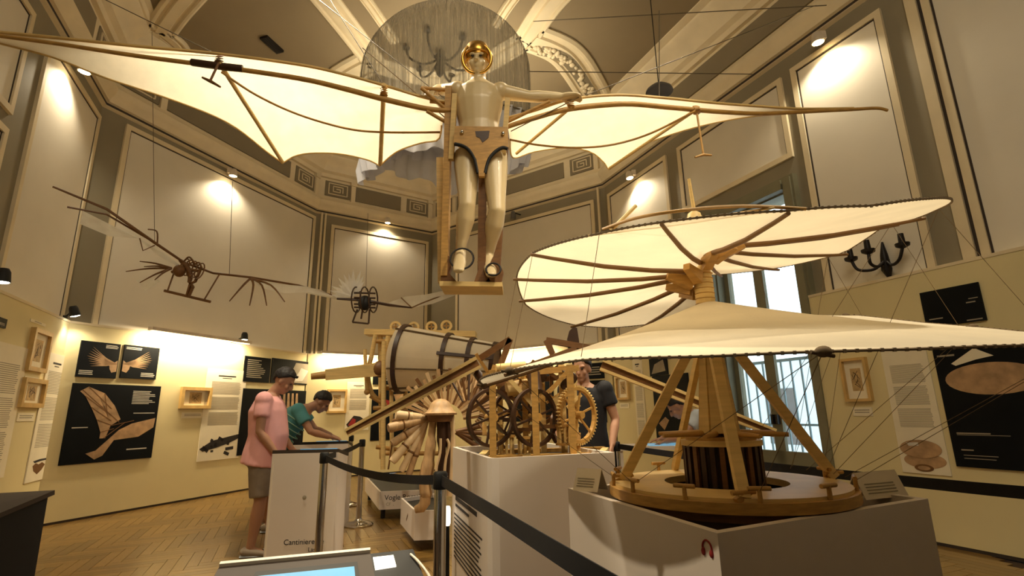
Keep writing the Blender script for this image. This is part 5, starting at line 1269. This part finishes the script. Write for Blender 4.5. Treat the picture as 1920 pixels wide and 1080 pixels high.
# slatted sunburst above the cap
sb = fz(836, 790, AY+.2)
for k_ in range(26):
    a = math.radians(172-6.6*k_); L0, L1 = .17, .46+.05*(k_ % 2)
    d = Vector((math.cos(a), 0, math.sin(a))); mb = MB(); mb.beam(sb+d*L0, sb+d*L1, .020, .010, (0, 1, 0), .034, .008); mb.build('fan_slat', M[('palebark', 'brownwood', 'bark')[k_ % 3]], fa)
for k_ in range(9):
    a = math.radians(12+11*k_); d = Vector((math.cos(a), .35, math.sin(a))); mb = MB(); q = fz(868, 775, AY+.25); mb.tube(q+d*.05, q+d*.38, .016, .022); mb.build('turned_rod', M['bark' if k_ % 2 else 'brownwood'], fa, smooth=50)
for k_ in range(4):
    a = math.radians(-35+16*k_); d = Vector((math.cos(a), .2, math.sin(a))); q = fz(855, 810, AY+.2); mb = MB(); mb.tube(q, q+d*.25, .022, .026); mb.build('turned_rod', M['brownwood'], fa, smooth=50)

for k_ in range(18):
    a = math.radians(-50+10*k_); d = Vector((math.cos(a), .12*(k_ % 3), math.sin(a))); q = fz(878, 772, AY-.25+.05*(k_ % 2)); mb = MB(); mb.tube(q+d*.10, q+d*(.30+.05*(k_ % 3)), .009, .013); mb.build('turned_rod', M[('brownwood', 'bark', 'darkwood')[k_ % 3]], fa, smooth=50)
# ================================================================ KIOSKS
def kiosk(name, label, bl, br, fl_, fr, screen, base_w=.75, m='kiosk', sm='screen', th=.03, side='kioskdark', lit=True):
    # bl,br,fl,fr: back/front corners of the sloping top
    t = thing(name, ((bl+br+fl_+fr)/4).xy.to_3d(), label, 'kiosk', 'visitor kiosks')
    n = (br-bl).cross(bl-fl_).normalized(); n = n if n.z > 0 else -n
    dz = n*th
    mb = MB(); mb.hexa([fl_-dz, fr-dz, br-dz, bl-dz], [fl_, fr, br, bl]); mb.build('top_panel', M[m], t)
    c = (bl+br+fl_+fr)/4
    q = lambda p, z, k_: Vector((c.x+(p.x-c.x)*k_, c.y+(p.y-c.y)*k_, z))
    mb = MB(); mb.hexa([q(p, 0, base_w) for p in (fl_, fr, br, bl)], [q(p, p.z-th-.002-(.0), base_w) for p in (fl_.lerp(c, 1-base_w), fr.lerp(c, 1-base_w), br.lerp(c, 1-base_w), bl.lerp(c, 1-base_w))]); mb.build('pedestal', M[side], t)
    if screen:
        u0, u1, v0, v1 = screen; P = lambda u, v: (bl.lerp(br, u)).lerp(fl_.lerp(fr, u), v)
        mb = MB(); mb.hexa([P(u0, v1)+n*.001, P(u1, v1)+n*.001, P(u1, v0)+n*.001, P(u0, v0)+n*.001], [P(u0, v1)+n*.004, P(u1, v1)+n*.004, P(u1, v0)+n*.004, P(u0, v0)+n*.004]); s = mb.build('screen_bezel', M['black'], t)
        e = .04; u0 += e*(u1-u0); u1 -= e*(u1-u0); v0 += e*1.5*(v1-v0); v1 -= e*(v1-v0)
        mb = MB(); mb.hexa([P(u0, v1)+n*.004, P(u1, v1)+n*.004, P(u1, v0)+n*.004, P(u0, v0)+n*.004], [P(u0, v1)+n*.006, P(u1, v1)+n*.006, P(u1, v0)+n*.006, P(u0, v0)+n*.006]); mb.build('screen', M[sm], s)
        return t, P, n, s, (u0, u1, v0, v1)
    return t
zk = .90
bl, br = atz(412, 1061, zk), atz(694, 1034, zk)
fd = Vector((-(br-bl).y, (br-bl).x, 0)).normalized(); fd = fd if fd.y < 0 else -fd
fl_, fr = bl+fd*.50+Vector((-.03, 0, -.13)), br+fd*.50+Vector((.03, 0, -.13))
t, P, n, s, uv = kiosk('touchscreen_kiosk', 'touchscreen kiosk with a lit blue screen at the bottom edge of the photo', bl, br, fl_, fr, (.25, .90, .10, .9), side='kioskgrey')
mb = MB(); mb.beam(bl+n*.002, br+n*.002, .012, .012, n); mb.build('top_edge', M['plinth_edge'], t)
for u, v, a in ((.56, .36, .10), (.70, .44, .08)):
    mb = MB(); c = P(u, v)+n*.0065; uu = (br-bl).normalized(); vv = n.cross(uu); mb.add([c+uu*a*.5*math.cos(k_*PI/10)*.62+vv*a*.62*math.sin(k_*PI/10)+n*.0005 for k_ in range(20)], [tuple(range(20))]); mb.build('screen_picture', M['kiosk'], s)
mb = MB()
for k_ in range(3): c = P(.835, .26+.06*k_)+n*.007; mb.ell(c, (.005, .005, .002))
stuff(mb.build('screen_buttons', M['ink_dark'], s))
# left dark kiosk
bl = atz(-260, 938, .96); br = atz(103, 919, .96)
fl_ = bl+Vector((.1, -.62, -.16)); fr = br+Vector((-.06, -.62, -.16))
kiosk('touchscreen_kiosk', 'dark touchscreen kiosk seen from its side at the left edge of the photo', bl, br, fl_, fr, (.1, .8, .2, .85), base_w=.98, sm='black', th=.02)
q0 = Vector((br.x-.03, br.y-.04, 0)); mb = MB(); mb.hexa([q0, q0+Vector((.03, .02, 0)), q0+Vector((-.22, -.6, 0)), q0+Vector((-.25, -.6, 0))], [Vector((br.x-.01, br.y, .95)), Vector((br.x+.01, br.y+.01, .95)), fr+Vector((-.1, .02, -.3)), fr+Vector((-.13, .02, -.3))])
# small black stand with a lit white screen, front
p = atz(722, 1053, .80); st = thing('audio_guide_stand', (p.x, p.y, 0), 'slim black stand with a small lit white screen and white cable, bottom centre', 'stand')
u_ = (atz(740, 1046, .8)-atz(705, 1050, .8)).normalized(); v_ = Vector((u_.y, -u_.x, -.25)).normalized(); n_ = v_.cross(u_).normalized(); n_ = n_ if n_.z > 0 else -n_
mb = MB(); q = lambda a, b_, o: p+u_*a+v_*b_+n_*o
mb.hexa([q(-.06, .40, -.03), q(.11, .40, -.03), q(.10, -.06, -.03), q(-.05, -.06, -.03)], [q(-.06, .40, 0), q(.11, .40, 0), q(.10, -.06, 0), q(-.05, -.06, 0)]); mb.build('tilted_top', M['black'], st)
mb = MB(); mb.hexa([q(-.035, .045, 0), q(.03, .04, 0), q(.03, -.03, 0), q(-.035, -.03, 0)], [q(-.035, .045, .003), q(.03, .04, .003), q(.03, -.03, .003), q(-.035, -.03, .003)]); mb.build('screen', M['screenwhite'], st)
mb = MB(); b0 = q(.02, .12, -.03); mb.box((b0.x, b0.y, b0.z/2-.01), (.10, .10, b0.z-.02)); mb.build('pedestal', M['black'], st)
mb = MB(); mb.loft(spline([q(.085, -.02, .004), q(.10, .05, .012), q(.12, .14, .006), q(.125, .3, .004)], 5), .004, 6); mb.build('cable', M['plinth_edge'], st, smooth=60)
# white kiosk beside the man in pink
def wkiosk(px, Yk, zt, label, yaw, wd, dp, lettering=None, dark=False):
    c = atz(*px, zt); c = aty(*px, Yk); c = Vector((c.x, c.y, 0)); R3 = rotz(yaw); q = lambda x, y, z: c+R3 @ Vector((x, y, z))
    t = thing('info_kiosk', c, label, 'kiosk', 'visitor kiosks')
    mb = MB(); mb.hexa([q(-wd/2, -dp/2, 0), q(wd/2, -dp/2, 0), q(wd/2, dp/2, 0), q(-wd/2, dp/2, 0)], [q(-wd/2, -dp/2, zt), q(wd/2, -dp/2, zt), q(wd/2, dp/2, zt-.06), q(-wd/2, dp/2, zt-.06)]); bd = mb.build('body', M['plinth'], t)
    mb = MB(); mb.hexa([q(-wd/2, -dp/2, zt), q(wd/2, -dp/2, zt), q(wd/2, dp/2+.03, zt-.06), q(-wd/2, dp/2+.03, zt-.06)], [q(-wd/2, -dp/2, zt+.03), q(wd/2, -dp/2, zt+.03), q(wd/2, dp/2+.03, zt-.03), q(-wd/2, dp/2+.03, zt-.03)]); tp_ = mb.build('top_panel', M['kiosk' if not dark else 'black'], t)
    mb = MB(); mb.hexa([q(-wd*.1, -dp/2+.03, zt+.028), q(wd*.46, -dp/2+.03, zt+.028), q(wd*.46, dp/2, zt-.03), q(-wd*.1, dp/2, zt-.03)], [q(-wd*.1, -dp/2+.03, zt+.034), q(wd*.46, -dp/2+.03, zt+.034), q(wd*.46, dp/2, zt-.022), q(-wd*.1, dp/2, zt-.022)]); mb.build('screen', M['screen'], tp_)
    return t, q
t, q = wkiosk((571, 1040), 5.02, .935, 'white info kiosk with black lettering in front of the man in pink', math.radians(4), .58, .36)
xd = (q(1, 0, 0)-q(0, 0, 0)).normalized()
text('Cantiniere de', .062, q(-.13, -.182, .18), xd, zf, M['ink_dark'], t, 'lettering'); text('Lasti', .05, q(.08, -.182, .12), xd, zf, M['ink_dark'], t, 'lettering'); text('di', .04, q(.18, -.182, .07), xd, zf, M['ink_dark'], t, 'lettering')
mb = MB(); mb.beam(q(-.276, -.182, .0), q(-.276, -.182, .86), .012, .004, (0, -1, 0)); mb.build('edge_trim', M['plinth_edge'], t)
mb = MB(); mb.lathe([(1e-4, 0), (.018, .002), (1e-4, .004)], q(.02, -.182, .56), 12, Matrix.Rotation(PI/2, 3, 'X')); mb.build('round_mark', M['ink'], t)
t, q = wkiosk((606, 860), 6.55, .93, 'white info kiosk with dark top where the man in green leans', math.radians(10), .62, .42, dark=True)

# ================================================================ STANCHIONS AND BELTS
def stanchion(p, label, h=.97):
    t = thing('stanchion', (p.x, p.y, 0), label, 'barrier post', 'chrome belt posts')
    mb = MB(); mb.lathe([(1e-4, .0), (.165, .0), (.17, .012), (.15, .028), (.11, .036), (.05, .055), (.034, .075), (.034, .08)], (p.x, p.y, 0), 28); mb.build('base', M['chrome'], t, smooth=40)
    mb = MB(); mb.lathe([(.031, .07), (.031, h-.085)], (p.x, p.y, 0), 18); mb.build('post', M['chrome'], t, smooth=60)
    mb = MB(); mb.lathe([(.034, h-.085), (.037, h-.08), (.037, h-.01), (.03, h), (1e-4, h)], (p.x, p.y, 0), 18); mb.build('belt_head', M['black'], t, smooth=40)
    return t
def belt(p, q, label, sag=.02, h=.93, hw=.048):
    t = thing('barrier_belt', ((p+q)/2).xy.to_3d()+Vector((0, 0, h)), label, 'belt', 'black barrier belts')
    n = 13; rows = []; x = (q-p).xy.to_3d().normalized(); s = Vector((x.y, -x.x, 0))*.0015
    pts = [p.xy.to_3d().lerp(q.xy.to_3d(), i/(n-1))+Vector((0, 0, h-sag*4*(i/(n-1))*(1-i/(n-1)))) for i in range(n)]
    mb = MB(); mb.grid([[c+s+Vector((0, 0, -hw/2)), c+s+Vector((0, 0, hw/2)), c-s+Vector((0, 0, hw/2)), c-s+Vector((0, 0, -hw/2)), c+s+Vector((0, 0, -hw/2))] for c in pts]); mb.build('webbing', M['belt'], t)
    for c in (pts[0], pts[-1]): mb = MB(); mb.box(c, (.03, .03, hw+.01), rotz(math.atan2(x.y, x.x))); mb.build('belt_clip', M['black'], t)
    return t
P1 = atz(609, 848, .97); P2 = atz(672, 985, 0); P3 = atz(652, 948, 0); P4 = atz(826, 884, .97); P5 = atz(1155, 828, .97)
P6 = atz(1290, 1190, .93); P7 = atz(1985, 930, .93)
stanchion(P1, 'chrome belt post in front of the white kiosk with lettering'); stanchion(P2, 'chrome belt post with its round base in view, left of the trays'); stanchion(P3, 'chrome belt post just behind the one left of the trays')
stanchion(P4, 'nearest chrome belt post, left of the tall white plinth'); stanchion(P5, 'chrome belt post between the two white plinths'); stanchion(P7, 'belt post beyond the right edge of the photo')
belt(P1, P2, 'short black belt from the kiosk post back to the next post'); belt(P1, P4, 'black belt crossing in front of the trays', .05); belt(P4, P6, 'wide black belt running down to the bottom of the photo', .0, .93, .052); belt(P5, P7, 'black belt along the right wall behind the aerial screw', .02)
stanchion(P6, 'belt post below the bottom edge of the photo')
# small white floor lamp behind the nearest post
p = atz(846, 1004, .35)
fl = thing('floor_lamp', (p.x+.0, p.y, 0), 'small bright white lamp on a dark post beside the tall plinth', 'lamp')
p = Vector((p.x-.03, p.y, 0)); mb = MB(); mb.lathe([(.07, 0), (.07, .01), (.02, .02), (.016, .42)], p, 12); mb.build('post', M['black'], fl, smooth=40)
mb = MB(); mb.lathe([(.018, .42), (.024, .44), (.024, .54), (.018, .56), (1e-4, .56)], p, 12); mb.build('lamp_tube', M['screenwhite'], fl, smooth=40)

# ================================================================ PEOPLE
def person(base, yaw, label, J, shirt, trunks, S=1., long_trousers=False, hairf=.062, sleeves=.55, shirt_len=.02, hdir=(0, 1, 0), hup=(0, 0, 1), shoes='shoe', sh_r=1.0):
    base = Vector(base); R3 = rotz(yaw)
    W_ = {k_: base+R3 @ Vector(v) for k_, v in J.items() if k_[0] not in 'tpf'}
    W_['fw'] = R3 @ Vector((0, 1, 0))
    for k_ in ('palmL', 'palmR'):
        if k_ in J: W_[k_] = R3 @ Vector(J[k_])
    t = thing('person', base, label, 'person')
    mb = MB(); body_parts(mb, W_, S); q, Mx = head(mb, W_['head'], R3 @ Vector(hdir), R3 @ Vector(hup), S)
    fuse(mb, 'body', M['skin'], t, .008, 4)
    eyes(q, Mx, t, S); haircap(q, Mx, t, S, hairf)
    # shirt: torso barrel and sleeves in one cloth surface
    mb = MB(); sd = (W_['shR']-W_['shL']).normalized(); hip, waist, chest, neck = (W_[k_] for k_ in ('hip', 'waist', 'chest', 'neck'))
    up = (waist-hip).normalized(); g = sh_r
    mb.loft([hip-up*shirt_len, hip, waist, chest, chest.lerp(neck, .55), chest.lerp(neck, .86)], [(.205*g, .165*g), (.20*g, .165*g), (.185*g, .16*g), (.20*g, .15*g), (.175*g, .115*g), (.075, .07)], 20, side=sd)
    for s_ in 'LR':
        sh, el = W_['sh'+s_], W_['el'+s_]; mb.ell(sh, (.084,)*3); mb.loft([sh.lerp(chest, .35), sh+Vector((0, 0, .005)), sh.lerp(el, .3), sh.lerp(el, sleeves)], [.075, .083, .078, .078], 14)
    fuse(mb, 'shirt', M[shirt], t, .012, 6)
    mb = MB(); mb.loft([hip+up*.05, hip-up*.02, hip-up*.12], [(.175, .135), (.185, .145), (.17, .14)], 18, side=sd)
    for s_ in 'LR':
        hp, kn, an = W_['hp'+s_], W_['kn'+s_], W_['an'+s_]
        mb.loft([hp+Vector((0, 0, .04)), hp.lerp(kn, .3), kn.lerp(hp, .1)]+([kn.lerp(an, .3), an.lerp(kn, .05)] if long_trousers else []), [.108, .11, .098]+([.085, .075] if long_trousers else []), 14)
        f = W_['fw']; mb2 = MB(); mb2.loft([an-f*.075-Vector((0, 0, .035)), an-f*.05-Vector((0, 0, .03)), an+f*.05-Vector((0, 0, .045)), an+f*.14-Vector((0, 0, .06)), an+f*.20-Vector((0, 0, .066))], [(.034, .03), (.044, .045), (.048, .04), (.05, .026), (.034, .016)], 12, side=f.cross(Vector((0, 0, 1)))); mb2.build('shoe', M[shoes], t, smooth=70)
        mb2 = MB(); mb2.loft([an-f*.08-Vector((0, 0, .07)), an+f*.05-Vector((0, 0, .07)), an+f*.20-Vector((0, 0, .07))], [(.036, .010), (.05, .010), (.036, .010)], 10, side=f.cross(Vector((0, 0, 1)))); mb2.build('shoe_sole', M['palecloth'], t, smooth=60)
    fuse(mb, 'trousers' if long_trousers else 'shorts', M[trunks], t, .012, 5)
    return t, W_, q, Mx
A_ = .085
# man in pink, seen in profile facing right, looking down at the kiosk
mp_ = atz(474, 1043, 0)
Jp = dict(hip=(0, .0, .90), waist=(0, .03, 1.08), chest=(0, .0, 1.32), neck=(0, .03, 1.50), head=(0, .13, 1.61),
          shL=(-.19, .0, 1.42), elL=(-.24, .06, 1.13), wrL=(-.20, .22, .93), shR=(.19, .0, 1.42), elR=(.23, .0, 1.12), wrR=(.21, .16, .91),
          hpL=(-.10, 0, .86), knL=(-.11, .05, .48), anL=(-.11, .13, .08), hpR=(.10, 0, .86), knR=(.11, .03, .48), anR=(.11, -.02, .08), palmL=(1, .2, 0), palmR=(-1, .2, 0))
t, W_, q, Mx = person((mp_.x-.02, mp_.y+.08, 0), math.radians(-78), 'man in pink shirt and grey shorts looking down at the white kiosk', Jp, 'pink', 'shorts', 1., hdir=(0, .82, -.55), hup=(0, .55, .82), shirt_len=.10, sh_r=1.16)
mb = MB()
for s_ in (-1, 1): mb.ell(q(.034*s_, .076, .098), (.026, .010, .016), Mx)
mb.loft([q(-.084, .0, .078), q(-.07, .06, .092), q(0, .082, .10), q(.07, .06, .092), q(.084, .0, .078)], .004, 6); fuse(mb, 'sunglasses', M['black'], t, .004, 1)
mb = MB(); a = W_['anR']; mb.loft([a-W_['fw']*.04+Vector((0, 0, -.02)), a+W_['fw']*.12+Vector((0, 0, -.035))], .014, 6); mb.build('shoe_lace', M['darkcloth'], t)
# man in green leaning over the dark-topped kiosk
mg = aty(520, 900, 6.35); mg = Vector((mg.x, 6.35, 0))
Jg = dict(hip=(0, -.08, .92), waist=(0, .0, 1.08), chest=(0, .16, 1.26), neck=(0, .30, 1.36), head=(0, .43, 1.42),
          shL=(-.18, .18, 1.33), elL=(-.24, .36, 1.10), wrL=(-.16, .56, 1.02), shR=(.18, .18, 1.33), elR=(.24, .34, 1.08), wrR=(.17, .55, 1.01),
          hpL=(-.10, -.08, .86), knL=(-.11, -.02, .48), anL=(-.11, -.12, .08), hpR=(.10, -.08, .86), knR=(.11, .0, .48), anR=(.11, -.04, .08), palmL=(0, 0, -1), palmR=(0, 0, -1))
t, W_, q, Mx = person(mg, math.radians(-72), 'man in green striped shirt leaning over a kiosk with bowed head', Jg, 'teal', 'darkcloth', 1., hdir=(0, .72, -.7), hup=(0, .7, .72), sleeves=.6)
mb = MB()
for k_ in range(7):
    f = .08+.14*k_; c = W_['hip'].lerp(W_['chest'], f); u_ = (W_['chest']-W_['hip']).normalized(); r = .206
    mb.loft([c+((W_['shR']-W_['shL']).normalized()*r*math.cos(a)+u_.cross((W_['shR']-W_['shL']).normalized())*(r-.036)*math.sin(a)) for a in np.linspace(0, 2*PI, 20, endpoint=False)], .006, 5, closed=True)
stuff(mb.build('shirt_stripes', M['tealstripe'], t, smooth=60))
# dark-clothed visitor behind the gear machine
md = aty(1104, 860, 4.95); md = Vector((md.x, md.y, 0))
Jd = dict(hip=(0, 0, .94), waist=(0, .01, 1.10), chest=(0, .02, 1.36), neck=(0, .04, 1.52), head=(0, .08, 1.64), shL=(-.19, .02, 1.45), elL=(-.27, .0, 1.18), wrL=(-.26, .14, .96), shR=(.19, .02, 1.45), elR=(.27, -.02, 1.18), wrR=(.25, .14, .97),
          hpL=(-.10, 0, .88), knL=(-.11, .02, .49), anL=(-.11, -.02, .08), hpR=(.10, 0, .88), knR=(.11, .02, .49), anR=(.11, .0, .08), palmL=(1, 0, 0), palmR=(-1, 0, 0))
person(md, math.radians(155), 'visitor in dark clothes standing behind the gear machine', Jd, 'darkcloth', 'darkcloth', 1., True, hdir=(0, 1, -.15), shoes='darkcloth')
# visitor in pale blue leaning on the table behind the screw
mv = aty(1312, 800, 5.9); mv = Vector((mv.x+.08, mv.y, 0))
Jv = dict(hip=(0, -.10, .86), waist=(0, -.03, .98), chest=(0, .10, 1.12), neck=(0, .20, 1.22), head=(0, .30, 1.28), shL=(-.17, .10, 1.17), elL=(-.25, .26, .98), wrL=(-.20, .46, .92), shR=(.17, .10, 1.17), elR=(.24, .28, .98), wrR=(.20, .50, .93),
          hpL=(-.10, -.1, .82), knL=(-.11, .02, .46), anL=(-.11, -.1, .08), hpR=(.10, -.1, .82), knR=(.11, .02, .46), anR=(.11, -.06, .08), palmL=(0, 0, -1), palmR=(0, 0, -1))
person(mv, math.radians(75), 'dark-haired visitor in pale blue shirt bent over the low table behind the screw', Jv, 'palecloth', 'darkcloth', .98, True, hdir=(0, .75, -.65), hup=(0, .65, .75), shoes='darkcloth')
# low light table the visitor leans on
c = aty(1228, 850, 5.95); tb_ = thing('display_table', (c.x, c.y, 0), 'pale display table with a blue sheet behind the screw platform', 'table')
mb = MB(); mb.box((c.x, c.y, .86), (.95, .5, .04)); mb.build('table_top', M['plinth'], tb_)
mb = MB(); mb.box((c.x+.15, c.y-.02, .884), (.5, .36, .006)); mb.build('blue_sheet', M['screen'], tb_)
for sx in (-.42, .42):
    for sy in (-.2, .2): mb = MB(); mb.box((c.x+sx, c.y+sy, .42), (.05, .05, .84)); mb.build('leg', M['plinth'], tb_)
# hanging blue-grey lamp shade over the right wing and stray wires
p = aty(1236, 170, 5.4); hl = thing('hanging_lamp', p, 'dark shade of a hanging lamp just above the right wing', 'lamp')
mb = MB(); mb.lathe([(.16, -.02), (.15, .01), (.09, .06), (.03, .09)], p, 20); mb.build('lamp_shade', M['kioskgrey'], hl, smooth=50)
mb = MB(); mb.tube(p+Vector((0, 0, .09)), Vector((p.x, p.y, 7.04)), .006); mb.build('lamp_cord', M['iron'], hl)
for a, b_, lb in (((1000, 40, 6.2), (1550, 10, 4.8), 'thin dark tension wire across the right ceiling field'), ((990, 134, 5.6), (1410, 139, 5.9), 'thin pale tension wire above the right wing')):
    A, B = aty(*a), aty(*b_); t = thing('tension_wire', (A+B)/2, lb, 'wire'); mb = MB(); mb.tube(A, B, .006, n=6); mb.build('cable', M['wire'], t)
